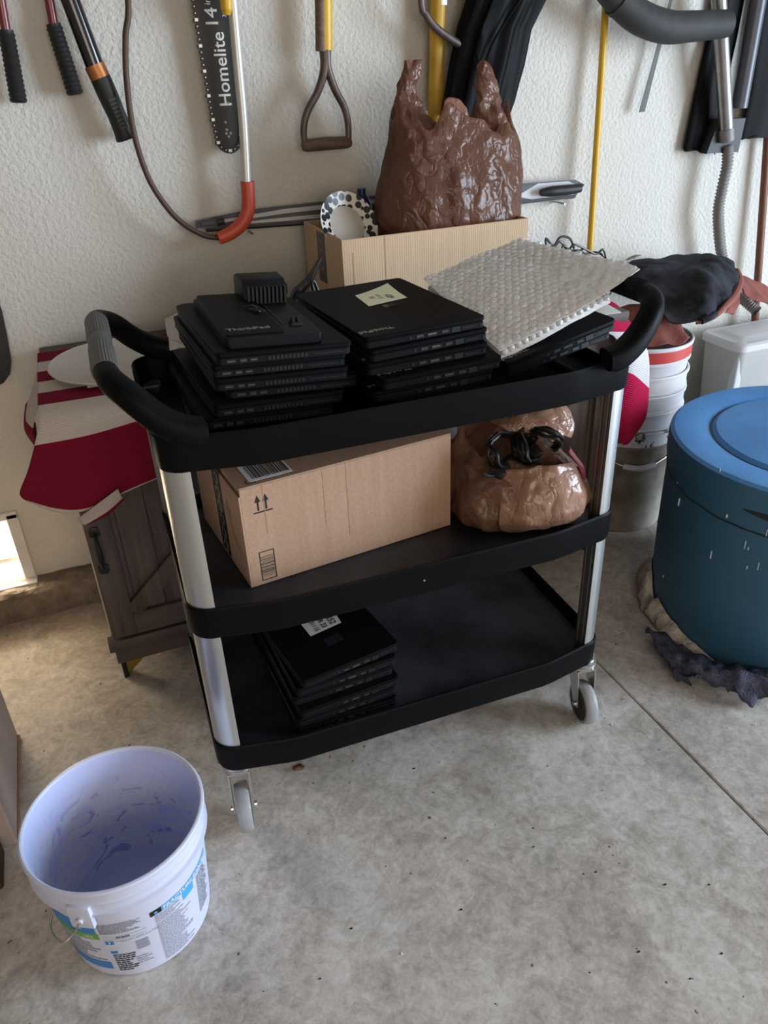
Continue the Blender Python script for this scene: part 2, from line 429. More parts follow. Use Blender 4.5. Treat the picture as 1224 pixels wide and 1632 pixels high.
L.new(sep.outputs[2], mr.inputs['Value']); L.new(mr.outputs[0], band.inputs[0])
film = ramp(N, L, nnoise(N, L, v, 9, 7, 0.65, 1.5), [(0.42,(0,0,0)),(0.50,(1,1,1))])
mul = N.new('ShaderNodeMath'); mul.operation = 'MULTIPLY'; L.new(film, mul.inputs[0]); L.new(band.outputs[0], mul.inputs[1])
c = mixrgb(N, L, mul.outputs[0], (0.56,0.63,0.95), (0.70,0.72,0.84))
scr = ramp(N, L, nnoise(N, L, coord(N, L, 'Object', (1,1,1.6)), 15, 5, 0.62, 1.6), [(0.57,(0,0,0)),(0.61,(1,1,1))])
mul2 = N.new('ShaderNodeMath'); mul2.operation = 'MULTIPLY'; L.new(scr, mul2.inputs[0]); L.new(band.outputs[0], mul2.inputs[1])
c = mixrgb(N, L, mul2.outputs[0], c, (0.30,0.35,0.68)); L.new(c, b.inputs['Base Color'])
M_bin = mat('blue_bin_plastic', (0.040,0.125,0.205), 0.42, spec=0.4, col2=(0.033,0.108,0.182), vscale=3)
M_binlid_lit = mat('dusty_blue_lid', (0.10,0.31,0.66), 0.6, spec=0.3, col2=(0.065,0.24,0.56), vscale=5)  # lid top painted lighter for light from above, with dusty smudges
M_crust = mat('dried_plaster', (0.62,0.57,0.50), 0.95, col2=(0.34,0.29,0.24), vscale=25, bump=1.0, bscale=40, bdist=0.01)
M_drip = mat('white_drip', (0.75,0.78,0.80), 0.6)
M_rag = mat('blue_grey_terry', (0.150,0.155,0.225), 0.97, spec=0.1, col2=(0.055,0.058,0.090), vscale=22, bump=1.0, bscale=260, bdist=0.012)
M_tub = mat('white_tub_plastic', (0.70,0.70,0.73), 0.4, var=0.06, vscale=6)
M_tubdirty = mat('dirty_bucket', (0.42,0.39,0.33), 0.7, col2=(0.15,0.115,0.075), vscale=5, bump=0.3, bscale=50)
M_redband = mat('red_band', (0.55,0.05,0.045), 0.45)
M_storage = mat('milky_storage_plastic', (0.50,0.49,0.47), 0.4, alpha=0.93, var=0.08, vscale=3)
M_storagelid = mat('dusty_white_lid', (0.66,0.66,0.68), 0.5, var=0.12, vscale=5)
M_canvas = mat('black_canvas', (0.0050,0.0052,0.0065), 0.85, spec=0.12, col2=(0.060,0.064,0.082), vscale=9, bump=0.6, bscale=200, bdist=0.002)
M_rust = mat('rust_red_cloth', (0.27,0.075,0.055), 0.85, var=0.3, vscale=9, bump=0.5, bscale=60, bdist=0.004)
M_cream = mat('cream_mesh', (0.45,0.40,0.30), 0.9, col2=(0.04,0.04,0.04), vscale=60)
M_hose = mat('grey_vacuum_hose', (0.20,0.19,0.185), 0.5)
M_vac = mat('grey_vacuum_plastic', (0.050,0.050,0.050), 0.65, spec=0.3, var=0.35, vscale=12, bump=0.2, bscale=120)
M_chrome = mat('dull_chrome_tube', (0.36,0.36,0.36), 0.35, metal=0.85, var=0.2, vscale=20)
M_nylon = mat('black_nylon', (0.0040,0.0041,0.0047), 0.5, spec=0.07)
M_yellow = mat('yellow_fibreglass', (0.72,0.42,0.02), 0.4, var=0.15, vscale=8, stretch=(10,10,0.6))
M_yellowdark = mat('old_yellow_handle', (0.62,0.37,0.03), 0.5, var=0.3, vscale=12)
M_rustwood = mat('worn_brown_wood', (0.17,0.105,0.068), 0.6, var=0.55, vscale=14, stretch=(1,6,6))
M_rustmetal = mat('brown_rusty_metal', (0.085,0.055,0.045), 0.45, metal=0.55, col2=(0.16,0.13,0.12), vscale=22)
M_redhandle = mat('red_handle_paint', (0.16,0.012,0.018), 0.3, spec=0.6)
M_rubber = mat('black_rubber_grip', (0.011,0.011,0.011), 0.55)
M_gloss = mat('gloss_black_shaft', (0.009,0.009,0.010), 0.15, spec=0.7)
M_copper = mat('orange_copper_ring', (0.42,0.16,0.05), 0.4, metal=0.5)
M_greygrip = mat('grey_grip_inlay', (0.045,0.047,0.05), 0.6)
M_cablebrown = mat('brown_coil_cable', (0.085,0.048,0.035), 0.55, metal=0.3)
M_tubewhite = mat('grey_enamel_tube', (0.60,0.59,0.55), 0.35, metal=0.35, var=0.06, vscale=20)
M_boot = mat('orange_red_boot', (0.55,0.075,0.035), 0.45, var=0.15, vscale=20)
M_bar = mat('dark_saw_bar', (0.018,0.0165,0.016), 0.5, var=0.2)
M_chain = mat('saw_chain_steel', (0.035,0.033,0.032), 0.35, metal=0.7)
M_chainbright = mat('bright_rivets', (0.75,0.73,0.70), 0.3, metal=0.6)
M_letter = mat('white_lettering', (0.72,0.72,0.70), 0.5)
M_plateclay = mat('dish_centre', (0.50,0.45,0.39), 0.35, spec=0.5)
M_platewhite = mat('dish_pattern', (0.74,0.72,0.65), 0.3, spec=0.5)
N, L, b = nodes(M_platewhite)
vo = N.new('ShaderNodeTexVoronoi'); vo.inputs['Scale'].default_value = 54; vo.inputs['Randomness'].default_value = 0.75
L.new(coord(N, L), vo.inputs['Vector'])
L.new(ramp(N, L, vo.outputs['Distance'], [(0.0,(0.012,0.012,0.014)),(0.44,(0.012,0.012,0.014)),(0.50,(0.72,0.70,0.63))]), b.inputs['Base Color'])
M_blue = mat('blue_plastic', (0.006,0.014,0.085), 0.3)
M_navy = mat('navy_print_card', (0.018,0.024,0.075), 0.45, spec=0.25, col2=(0.03,0.03,0.035), vscale=3, stretch=(1,1,14))
M_packclear = mat('clear_blister', (0.85,0.88,0.9), 0.15, spec=0.25, alpha=0.06)
M_offwhite = mat('pale_print', (0.60,0.60,0.62), 0.4)
M_leaf = mat('dry_leaf', (0.16,0.075,0.035), 0.8, var=0.4, vscale=40)
M_steel = mat('dull_steel_blade', (0.075,0.07,0.065), 0.55, metal=0.2, var=0.3, vscale=18)
M_darkwood = mat('dark_brown_wood', (0.055,0.025,0.017), 0.7, var=0.4, vscale=8)
M_spade = mat('weathered_spade_steel', (0.050,0.046,0.043), 0.6, metal=0.35, col2=(0.022,0.020,0.019), vscale=26)
M_railwood = mat('pine_board', (0.45,0.32,0.19), 0.7, var=0.2, vscale=3, stretch=(0.6,10,10))
M_ceil = mat('bare_ceiling_boards', (0.20,0.16,0.12), 0.9, var=0.2, vscale=3)
M_wall2 = mat('bare_garage_wall', (0.26,0.215,0.17), 0.9, var=0.15, vscale=2)
M_labelblue = mat('label_blue', (0.03,0.22,0.60), 0.45)
M_labelgreen = mat('label_green', (0.13,0.40,0.05), 0.45)
M_labelcyan = mat('label_light_blue', (0.06,0.40,0.78), 0.45)
M_labelgrey = mat('label_small_print', (0.30,0.31,0.37), 0.6)

# ------------------------------------------------------------------ the room
WY = 1.02                                   # face of the back wall
XL, XR, YF, ZC = -2.0, 4.6, -3.5, 2.55
JX = 0.906                                  # control joint in the slab
def slab(x0, x1, y0, y1):
    return box(x0, x1, y0, y1, -0.12, 0.0, 0.0025, 1)
struct('floor', join(slab(XL, JX-0.0018, YF, 1.3), slab(JX+0.0022, XR, YF, 1.3), box(JX-0.004, JX+0.006, YF, 1.3, -0.12, -0.022)), M_floor)
# back wall with the vent hole near its left foot
vx0, vx1, vz0, vz1 = -0.82, -0.3854, 0.075, 0.281
struct('wall_back', join(box(XL, vx0, WY, WY+0.16, 0.0, ZC), box(vx1, XR, WY, WY+0.16, 0.0, ZC), box(vx0, vx1, WY, WY+0.16, vz1, ZC), box(vx0, vx1, WY, WY+0.16, 0.0, vz0)), M_wall)
struct('wall_left', box(XL-0.15, XL, YF, WY, 0, ZC), M_wall2)
struct('wall_front', join(box(XL, -1.35, YF-0.15, YF, 0, ZC), box(0.95, XR, YF-0.15, YF, 0, ZC), box(-1.35, 0.95, YF-0.15, YF, 0, 0.75), box(-1.35, 0.95, YF-0.15, YF, 2.25, ZC)), M_wall2)
struct('wall_right', join(box(XR, XR+0.15, YF, -3.25, 0, ZC), box(XR, XR+0.15, -0.65, WY, 0, ZC), box(XR, XR+0.15, -3.25, -0.65, 2.25, ZC)), M_wall2)
struct('ground', box(-4, 8, WY+0.16, 6, -0.12, 0.02), M_yard)
struct('ceiling', box(XL, XR, YF, WY, ZC, ZC+0.1), M_ceil)
# rough concrete stem wall under the plaster
def rough(bm, amp, sc, cut=0):
    if cut: bmesh.ops.subdivide_edges(bm, edges=bm.edges[:], cuts=cut, use_grid_fill=True)
    for v_ in bm.verts:
        p = v_.co; v_.co = p + V((nz(p+V((9,0,0)), sc), nz(p+V((0,7,0)), sc), nz(p, sc)))*amp
    return bm
kb = bmesh.new()
ys = [(0.931,0.0),(0.927,0.03),(0.926,0.06),(0.931,0.078),(0.945,0.085),(0.985,0.083),(1.02,0.081)]
xs = [XL + (XR-XL)*i/420 for i in range(421)]
kb.free()
def kp(x, y, z):
    a = 0.010 if z > 0.001 else 0.0
    return (x, y + a*(nz((x,y,z), 22)+0.5*nz((x,y,z+3), 55)), z + (0.4*a*nz((x+5,y,z), 26) if 0.01 < z else 0))
struct('trim_1', loft([[kp(x, *q) for q in ys] for x in xs], False, False, closed=False), M_kerb, smooth=True)
# the low vent: white frame, sill and one slat
fr = [box(vx1-0.018, vx1+0.012, WY-0.012, WY+0.12, vz0-0.006, vz1+0.012, 0.003), box(vx0-0.012, vx1+0.012, WY-0.012, WY+0.12, vz1-0.004, vz1+0.018, 0.003), box(vx0-0.012, vx0+0.018, WY-0.012, WY+0.12, vz0-0.006, vz1+0.012, 0.003)]
wf = struct('window_1', join(*fr), M_white_trim)
o = part('sill', box(vx0-0.012, vx1+0.014, WY-0.045, WY+0.14, vz0-0.008, vz0+0.012, 0.003), M_white_trim, wf)
o = part('slat', box(vx0+0.015, vx1-0.016, WY+0.03, WY+0.05, vz0+0.05, vz0+0.065, 0.002), M_white_trim, wf)
# board the tools hang from, just above the picture
struct('trim_2', box(-1.2, 2.6, WY-0.022, WY+0.002, 1.60, 1.70, 0.003), M_railwood)

# ------------------------------------------------------------------ the service cart
L_ = 0.742; D_ = 0.405
K = Matrix.Rotation(-0.0332, 4, 'Z')              # cart axes to room axes
cart = thing('utility_cart', 'black three-shelf plastic utility cart with aluminium posts, loaded with laptops', 'cart', K @ V((L_/2, D_/2, 0)), -0.0332)
def outline(off, dip=False):
    x0, x1, y0, y1 = -0.046+off, L_+0.046-off, -0.004+off, D_+0.004-off
    bu = 0.020; r = max(0.044-off, 0.012)
    P = []
    def arc(cx, cy, a): 
        for k in range(7):
            t = a+PI/2*k/6; P.append((cx+r*math.cos(t), cy+r*math.sin(t)))
    # right end going up, back, left, front
    P += [(x1, 0.075), (x1, 0.085), (x1, D_-0.085), (x1, D_-0.075)]
    arc(x1-r, y1-r, 0)
    P += [(L_-0.085, y1+bu*0.85), (L_-0.11, y1+bu), (0.11, y1+bu), (0.085, y1+bu*0.85)]
    arc(x0+r, y1-r, PI/2)
    P += [(x0, D_-0.075), (x0, D_-0.085), (x0, 0.085), (x0, 0.075)]
    arc(x0+r, y0+r, PI)
    P += [(0.085, y0-bu*0.85), (0.11, y0-bu), (L_-0.11, y0-bu), (L_-0.085, y0-bu*0.85)]
    arc(x1-r, y0+r, 3*PI/2)
    return P
def shelf(z0, z1, zf, dip=0):
    def lp(off, z, d=0): 
        return [(x, y, z-(d if (x < 0 or x > L_) and 0.08 < y < D_-0.08 else 0)) for x, y in outline(off)]
    bm = loft([lp(0.020, z0+0.010), lp(0.003, z0+0.002), lp(0.0025, z0), lp(0.001, z0+0.004), lp(0, z1-0.004, dip), lp(0.0025, z1, dip), lp(0.006, z1-0.001, dip), lp(0.008, z1-0.004, dip), lp(0.012, zf+0.002), lp(0.018, zf)])
    for f in bm.faces:
        if f.normal.z > 0.9 or all(abs(v_.co.z-zf) < 0.003 for v_ in f.verts): f.material_index = 1
    return bm
for z0, z1, zf, dip, lab in ((0.163, 0.225, 0.193, 0, 'lowest shelf tray, scuffed'), (0.482, 0.544, 0.513, 0, 'middle shelf tray'), (0.797, 0.856, 0.803, 0.032, 'top shelf tray with deep rim')):
    sh = part('shelf', shelf(z0, z1, zf, dip), [M_black_plastic, M_shelf_top], cart, M=K, label=lab, angle=0.5)
# inner ridge at both ends of the top tray
for sx in (-1, 1):
    xx = 0.03 if sx < 0 else L_-0.03
    part('ridge', prism(rrect(xx-0.007, xx+0.007, 0.05, D_-0.05, 0.005), 'z', 0.802, 0.8195 if sx < 0 else 0.812, 0.002), M_black_plastic, cart, M=K)
def post(fx, fy):
    r = 0.042
    P = []
    for k in range(15):
        t = PI*1.5 - PI/2*k/14      # from (0,0) round to (-r,r), centre (0,r)
        P.append((r*math.cos(t), r+r*math.sin(t)))
    P += [(-0.030, r), (-0.030, r-0.003), (-0.026, r-0.003), (-0.026, r), (-0.004, r), (0.0, r-0.006), (0.0, 0.030), (-0.004, 0.029), (-0.004, 0.024), (0, 0.023), (0.0, 0.012), (-0.003, 0.011), (-0.003, 0.008), (0, 0.007)]
    if fx: P = [(L_-x, y) for x, y in P]
    if fy: P = [(x, D_-y) for x, y in P]
    bm = loft([[(x, y, 0.165) for x, y in P], [(x, y, 0.81) for x, y in P]])
    for f in bm.faces:
        c = f.calc_center_median(); d = math.hypot((L_-c.x if fx else c.x), ((D_-c.y) if fy else c.y)-r)
        if d < 0.040: f.material_index = 1
    return bm
for fx in (0, 1):
    for fy in (0, 1):
        part('post', post(fx, fy), [M_alu, M_groove], cart, M=K, angle=0.5)
def caster(cx, cy, yaw):
    R = K @ Matrix.Translation((cx, cy, 0)) @ Matrix.Rotation(yaw, 4, 'Z')   # local: wheel trails toward +x... axle along y
    tr = 0.028
    stem = join(lathe([(0.030,0.150),(0.030,0.156),(0.026,0.158),(0.026,0.166)], 24), lathe([(0.024,0.135),(0.029,0.138),(0.030,0.147),(0.026,0.150)], 24))
    c = part('caster', stem, M_zinc, cart, M=R)
    fk = []
    for s in (-1, 1):
        pl = prism([(-0.026,0.138),(0.026,0.138),(0.030,0.120),(tr+0.010,0.046),(tr,0.041),(tr-0.010,0.046),(-0.020,0.118)], 'y', s*0.0195-0.0012, s*0.0195+0.0012)
        fk.append(pl)
        fk.append(tube([(tr, s*0.0195, 0.050), (tr, s*0.0255, 0.050)], 0.0055, 10))
    fk.append(box(-0.026, 0.026, -0.0205, 0.0205, 0.134, 0.139, 0.001))
    part('fork', join(*fk), M_zinc, c, M=R)
    prof = [(0.010,-0.013),(0.036,-0.013),(0.040,-0.014),(0.046,-0.0135),(0.0492,-0.009),(0.050,-0.003),(0.050,0.003),(0.0492,0.009),(0.046,0.0135),(0.040,0.014),(0.036,0.013),(0.010,0.013)]
    w = lathe(prof, 40)
    for f in w.faces:
        cc = f.calc_center_median()
        if math.hypot(cc.x, cc.y) < 0.0385: f.material_index = 1
    w.transform(Matrix.Translation((tr,0,0.05)) @ Matrix.Rotation(PI/2, 4, 'X'))
    part('wheel', w, [M_tyre, M_hub], c, M=R)
caster(-0.010, 0.040, math.radians(-96))
caster(L_+0.022, 0.032, math.radians(-98))
caster(-0.012, D_-0.035, math.radians(-100))
caster(L_+0.012, D_-0.035, math.radians(-60))
# push handles: a swept arm from each corner, joined by the grip
def handle(fx):
    ym = D_/2
    def m(p): return V((L_-p[0], p[1], p[2])) if fx else V(p)
    A = [(0.030,-0.008,0.862),(0.006,-0.010,0.866),(-0.028,-0.006,0.888),(-0.060,0.006,0.922),(-0.080,0.030,0.939),(-0.087,0.060,0.9455),(-0.088,0.085,0.946)]
    # ribbed grip
    loops = []
    y0, y1 = 0.062, D_-0.062
    for i in range(41):
        y = y0+(y1-y0)*i/40
        mid = abs(y-ym)
        rr = 0.0185 if 0.002 < i < 40 else 0.0175
        L = []
        for k in range(56):
            a = 2*PI*k/56
            rb = rr + (0.0012 if (k % 2 and mid > 0.022) else 0)
            if 0.018 < mid < 0.024: rb -= 0.0014
            L.append(m((-0.088+rb*math.cos(a), y, 0.946+rb*math.sin(a))))
        loops.append(L)
    h = part('handle_grip', loft(loops), M_grip if not fx else M_black_plastic, cart, M=K, angle=0.3, label='grey ribbed grip sleeve' if not fx else None)
    for s in (0, 1):
        P = [m((x, (D_-y) if s else y, z)) for x, y, z in A]
        P = crom(P, 6); n_ = len(P); loops = []
        for i, p in enumerate(P):
            t = i/(n_-1)
            T = (P[min(i+1,n_-1)]-P[max(i-1,0)]).normalized()
            side = T.cross(V((0,0,1))).normalized(); up = side.cross(T).normalized()
            # section: flattened boat shape at the foot, round at the grip
            ww = 0.0245+(0.0165-0.0245)*t; hh = 0.0225+(0.0165-0.0225)*t
            if t < 0.12: hh *= 0.80+0.2*t/0.12
            pw = 3.0+(2.0-3.0)*t
            L = []
            for k in range(20):
                a = 2*PI*k/20; c, sn = math.cos(a), math.sin(a)
                L.append(p + side*ww*math.copysign(abs(c)**(2/pw), c) + up*hh*math.copysign(abs(sn)**(2/pw), sn))
            loops.append(L)
        bm = loft(loops)
        part('handle_arm', bm, M_black_plastic, h, M=K, angle=0.7)
handle(0); handle(1)
# wall of the drain channel: little screw head on the rim
part('screw', lathe([(0.002,0),(0.002,0.001),(0.0008,0.0014)], 10), M_zinc, cart, M=K @ Matrix.Translation((0.365,-0.0242,0.512)) @ Matrix.Rotation(PI/2, 4, 'X'))

# ------------------------------------------------------------------ laptops
def make_laptop(label, w, d, t, kind, group, bulge=0):
    """origin: front-left bottom corner of the side that faces the camera; x along that side, y to the back"""
    root = thing('laptop', label, 'laptop', group=group)
    tl = t*0.36
    r = 0.006 if kind != 'side' else 0.004
    def plate(z0, z1, inset, rr=0.009, ch=0.0015):
        ou = lambda o_: rrect(inset+o_, w-inset-o_, inset+o_, d-inset-o_, rr, 4)
        return loft([[(x,y,z0) for x,y in ou(ch)], [(x,y,z0+ch) for x,y in ou(0)], [(x,y,z1-ch) for x,y in ou(0)], [(x,y,z1) for x,y in ou(ch)]])
    part('base', join(plate(0, t-tl-0.0012, 0.0012), plate(t-tl-0.0014, t-tl+0.0002, 0.004)), M_laptop_side, root, local=True)
    lid = part('lid', plate(t-tl, t, 0.0, 0.009, 0.0012), M_laptop, root, local=True)
    zc = (t-tl)*0.5
    def port(name, a, b_, h, metal=None, dz=0):
        x0, x1 = a*w, b_*w
        q = box(x0, x1, 0.0004, 0.003, zc-h/2+dz, zc+h/2+dz)
        if metal:
            q2 = box(x0+0.0012, x1-0.0012, 0.0001, 0.002, zc+dz-h*0.06, zc+dz+h*metal)
            for f in q2.faces: f.material_index = 1
            q = join(q, q2)
        part(name, q, [M_port, M_portmetal], root, local=True, smooth=False)
    if kind == 'ports':
        port('audio_jack', .352, .372, .0042)
        port('usb_port', .41, .47, .006, .12); port('display_port', .50, .58, .006, .3, -.0004); port('usb_port', .62, .68, .006, .12)
        port('network_port', .705, .775, .0095, .0); port('card_slot', .795, .905, .0022); port('lock_slot', .945, .965, .004)
    else:
        port('usb_port', .07, .135, .0055, .1); port('display_port', .165, .215, .006, .1); port('usb_port', .235, .29, .0055, .12)
        bars = [box((.365+.03*k)*w, (.365+.03*k+.022)*w, .0003, .003, zc-.0028, zc+.0028) for k in range(10)]
        part('vent_grille', join(*bars), M_port, root, local=True, smooth=False)
        port('card_slot', .70, .93, .0016)
    if bulge:
        part('battery', prism(rrect(0.01, w-0.004, d-0.012, d+bulge, 0.006), 'z', 0.001, t-0.001, 0.002), M_laptop_side, root, local=True)
    return root, lid
def logo(root, lid, w, t, x, y, size, rot, text='ThinkPad', m=None):
    bm = text_bm(text, size, 0.0001, bold=0.0003)
    bm.transform(Matrix.Translation((x, y, t+0.0002)) @ Matrix.Rotation(rot, 4, 'Z'))
    part('lettering', bm, m or M_silver, lid, local=True, smooth=False)
def lapM(x, y, z, yaw, tx=0, ty=0, t=0):
    """matrix from the top front-left corner, yaw and tilt in degrees"""
    yaw, tx, ty = map(math.radians, (yaw, tx, ty))
    ex = V((math.cos(yaw)*math.cos(tx), math.sin(yaw)*math.cos(tx), math.sin(tx)))
    ey0 = V((-math.sin(yaw), math.cos(yaw), 0)); ez = ex.cross(ey0); ey = ey0*math.cos(ty)+ez*math.sin(ty)
    return frame(V((x,y,z)) - ex.cross(ey)*t, ex, ey)

ordinal = ['second from the top', 'third from the top', 'fourth from the top', 'fifth from the top', 'at the bottom']
# right-hand stack on the top shelf
TR = 0.0205
GR = 'laptops stacked on the cart'
zb = 0.8035
stackR = [(0.320,0.085,3.5),(0.325,0.076,5.0),(0.317,0.073,1.8),(0.333,0.048,2.6),(0.318,0.054,1.6),(0.345,0.055,2.6)]
r0, lid0 = make_laptop('black laptop topping the middle stack of the top shelf, yellow note on it', .231, .334, TR, 'ports', GR)
logo(r0, lid0, .231, TR, 0.034, 0.030, 0.017, math.radians(182))
rproto, lidp = None, None
for i, (x, y, yw) in enumerate(stackR):
    z = zb + TR*(6-i) + 0.0002*(6-i)
    Mx = lapM(x, y, z, yw, t=TR)
    if i == 0:
        r0.matrix_world = Mx; ROOT[r0.name] = Mx.copy()
    else:
        copy_tree(r0, Mx, 'black laptop in the middle stack on the top shelf, %s' % ordinal[i-1], GR)
# left-hand stack on the top shelf: vent grilles on the side
TLp = 0.0205
stackL = [(0.075,0.071,1.7),(0.067,0.080,1.5),(0.067,0.076,0.9),(0.087,0.090,0.2),(0.060,0.075,2.8),(0.042,0.081,2.4)]
l0, lidl = make_laptop('black laptop topping the left stack of the top shelf, under the docking station', .222, .318, TLp, 'vents', GR, bulge=0.012)
for i, (x, y, yw) in enumerate(stackL):
    z = zb + (TLp+0.0002)*(6-i) + 0.0176
    Mx = lapM(x, y, z, yw, -4.5, t=TLp)
    if i == 0:
        l0.matrix_world = Mx; ROOT[l0.name] = Mx.copy(); ML0 = Mx
    else:
        copy_tree(l0, Mx, 'black laptop in the left stack on the top shelf, %s' % ordinal[i-1], GR)
# two laptops leaning on the right rim
t1, lidt = make_laptop('tilted black laptop directly under the bubble wrap at the right of the top shelf', .243, .33, .022, 'ports', GR)
logo(t1, lidt, .243, .022, 0.030, 0.022, 0.016, math.radians(183))
Mx = lapM(0.575, 0.062, 0.8490, 4.5, 9.6, 0.4, t=.022); t1.matrix_world = Mx; ROOT[t1.name] = Mx.copy(); MT1 = Mx
Mx = lapM(0.583, 0.086, 0.8285, 4.0, 8.6, 0.2, t=.0205)
copy_tree(t1, Mx, 'lower tilted black laptop resting on the right tray rim of the top shelf', GR)
# stack on the lowest shelf
TB = 0.0203
stackB = [(0.134,0.015,8.0),(0.121,0.020,2.8),(0.113,0.021,2.1),(0.120,0.002,3.6),(0.110,0.004,2.4),(0.107,0.009,-1.8)]
b0, lidb = make_laptop('black laptop topping the stack on the lowest shelf, white note on its lid', .212, .305, TB, 'ports', GR)
for i, (x, y, yw) in enumerate(stackB):
    z = 0.1935 + (TB+0.0002)*(6-i)
    Mx = lapM(x, y, z, yw, t=TB)
    if i == 0:
        b0.matrix_world = Mx; ROOT[b0.name] = Mx.copy()
    else:
        copy_tree(b0, Mx, 'black laptop in the stack on the lowest shelf, %s' % ordinal[i-1], GR)

# paper notes
def note(corners, z, label, m, lines, curl=0.0):
    c = [V(p) for p in corners]                 # front-left, front-right, back-right, back-left
    ctrl = []
    for j in range(4):
        row = []
        for i in range(4):
            u, v_ = i/3, j/3
            p = c[0]*(1-u)*(1-v_)+c[1]*u*(1-v_)+c[2]*u*v_+c[3]*(1-u)*v_
            row.append(p + V((0,0,curl*(u*v_)**2)))
        ctrl.append(row)
    bm = patch(ctrl, 3, 3, 0.0002)
    root = solo('paper_note', bm, m, label, 'note', origin=c[0])
    for s, (o, ex, ey), size, mi in lines:
        tb = text_bm(s, size, 0.00008, bold=0.00025)
        tb.transform(frame(o, ex, ey))
        part('handwriting', tb, mi, root, smooth=False)
    return root
zn = zb + TR*6 + 0.0022
na = [V(p) for p in [(0.3939,0.2572,0.9275),(0.4793,0.277,0.9275),(0.48,0.3747,0.9275),(0.398,0.3409,0.9275)]]
for p in na: p.z = zn
ex = (na[0]-na[3]).normalized(); ey = (na[1]-na[0]).normalized()
cc = sum(na, V())/4
note(na, zn, 'yellow paper note taped to the lid of the top laptop in the middle stack', M_note,
     [('TP 402P', (cc+ey*0.016+V((0,0,.0006)), ex, ey), 0.017, M_ink), ('M/4 i5', (cc-ey*0.002+V((0,0,.0005)), ex, ey), 0.014, M_greytext), ('8G', (cc-ey*0.018+V((0,0,.0005)), ex, ey), 0.014, M_greytext)], 0.006)
for q in [(0.4452,0.3451,0.9275),(0.4333,0.2439,0.9275)]:
    bm = box(-0.016, 0.016, -0.009, 0.009, 0, 0.0003); bm.transform(Matrix.Translation((q[0],q[1],zn-0.0004)) @ Matrix.Rotation(0.1, 4, 'Z'))
    solo('tape_piece', bm, M_clear, 'clear tape holding the yellow note, %s edge' % ('far' if q[1] > cc.y else 'near'), 'tape', smooth=False)
znb = 0.1935 + (TB+0.0002)*6 + 0.0006
nb = [V(p) for p in [(0.189,0.1374,0.317),(0.2606,0.1533,0.317),(0.2578,0.2259,0.317),(0.1796,0.2074,0.317)]]
for p in nb: p.z = znb
ex = (nb[0]-nb[3]).normalized(); ey = (nb[1]-nb[0]).normalized(); cc = sum(nb, V())/4
note(nb, znb, 'white paper note lying on the top laptop of the lowest shelf', M_note2,
     [('01252', (cc+ey*0.020+ex*0.006+V((0,0,.0005)), ex, ey), 0.019, M_ink), ('COR 22', (cc+ex*0.004+V((0,0,.0005)), ex, ey), 0.015, M_ink), ('IP 31115', (cc-ey*0.018+ex*0.006+V((0,0,.0005)), ex, ey), 0.014, M_redink)])
bm = box(-0.018, 0.018, -0.012, 0.012, 0, 0.0003); q = V((0.2274,0.1087,0.317)); bm.transform(Matrix.Translation((q.x,q.y,znb-0.0004)) @ Matrix.Rotation(0.2, 4, 'Z'))
solo('tape_piece', bm, M_clear, 'clear tape square beside the white note on the lowest shelf', 'tape', smooth=False)

# docking stations on the left stack
zd = 0.0205
dock = thing('docking_station', 'black laptop docking station with raised rear block on top of the left stack', 'docking station', M=ML0 @ Matrix.Translation((0.026, 0.014, TLp+0.0003)) @ Matrix.Rotation(math.radians(-1.5),4,'Z'))
part('base', prism(rrect(-0.006, 0.150, 0.004, 0.275, 0.008), 'z', 0, 0.016, 0.003), M_laptop_side, dock, local=True)
part('panel', loft([[(x,y,0.016) for x,y in rrect(-0.004,0.092,0.012,0.262,0.006)],[(x,y,0.0185+0.006*(y/0.26)) for x,y in rrect(-0.002,0.090,0.014,0.260,0.006)]]), M_laptop, dock, local=True)
part('hinge_strip', box(0.100, 0.104, 0.06, 0.25, 0.0155, 0.0172, 0.0006), M_port, dock, local=True)
bkb = join(prism([(0.205,0.014),(0.285,0.014),(0.285,0.052),(0.270,0.058),(0.225,0.056),(0.210,0.048)], 'x', 0.072, 0.150, 0.002))
blk = part('rear_block', bkb, M_laptop_side, dock, local=True)
part('cooling_fins', join(*[box(0.077+0.0073*k, 0.0807+0.0073*k, 0.198, 0.211, 0.018, 0.046) for k in range(10)]), M_port, blk, local=True, smooth=False)
part('side_clip', box(0.149, 0.157, 0.225, 0.262, 0.026, 0.044, 0.002), M_laptop, blk, local=True)
lt = join(box(0.112,0.130,0.048,0.058,0.016,0.020,0.001), prism([(0.050,0.016),(0.078,0.016),(0.060,0.030)], 'x', 0.115, 0.119), prism([(0.050,0.016),(0.078,0.016),(0.060,0.030)], 'x', 0.124, 0.128))
part('release_latch', lt, M_port, dock, local=True, smooth=False)
kl = join(box(-0.012,0.012,-0.005,0.005,0,0.004,0.001), tube([(-0.022,0,0.003),(-0.012,0.004,0.007),(0,0,0.008),(0.012,-0.004,0.007),(0.024,0,0.003)], 0.002, 8, sub=4), lathe([(0.006,0),(0.006,0.004),(0.003,0.005)], 14))
kl.transform(Matrix.Translation((0.074,0.135,0.0215)) @ Matrix.Rotation(2.2, 4, 'Z'))
part('key_lock', kl, M_hub, dock, local=True)
lg = text_bm('ThinkPad', 0.019, 0.0001, bold=0.0003); lg.transform(Matrix.Translation((0.038,0.040,0.0198)) @ Matrix.Rotation(0.05, 4, 'Z'))
part('lettering', lg, M_silver, dock, local=True, smooth=False)

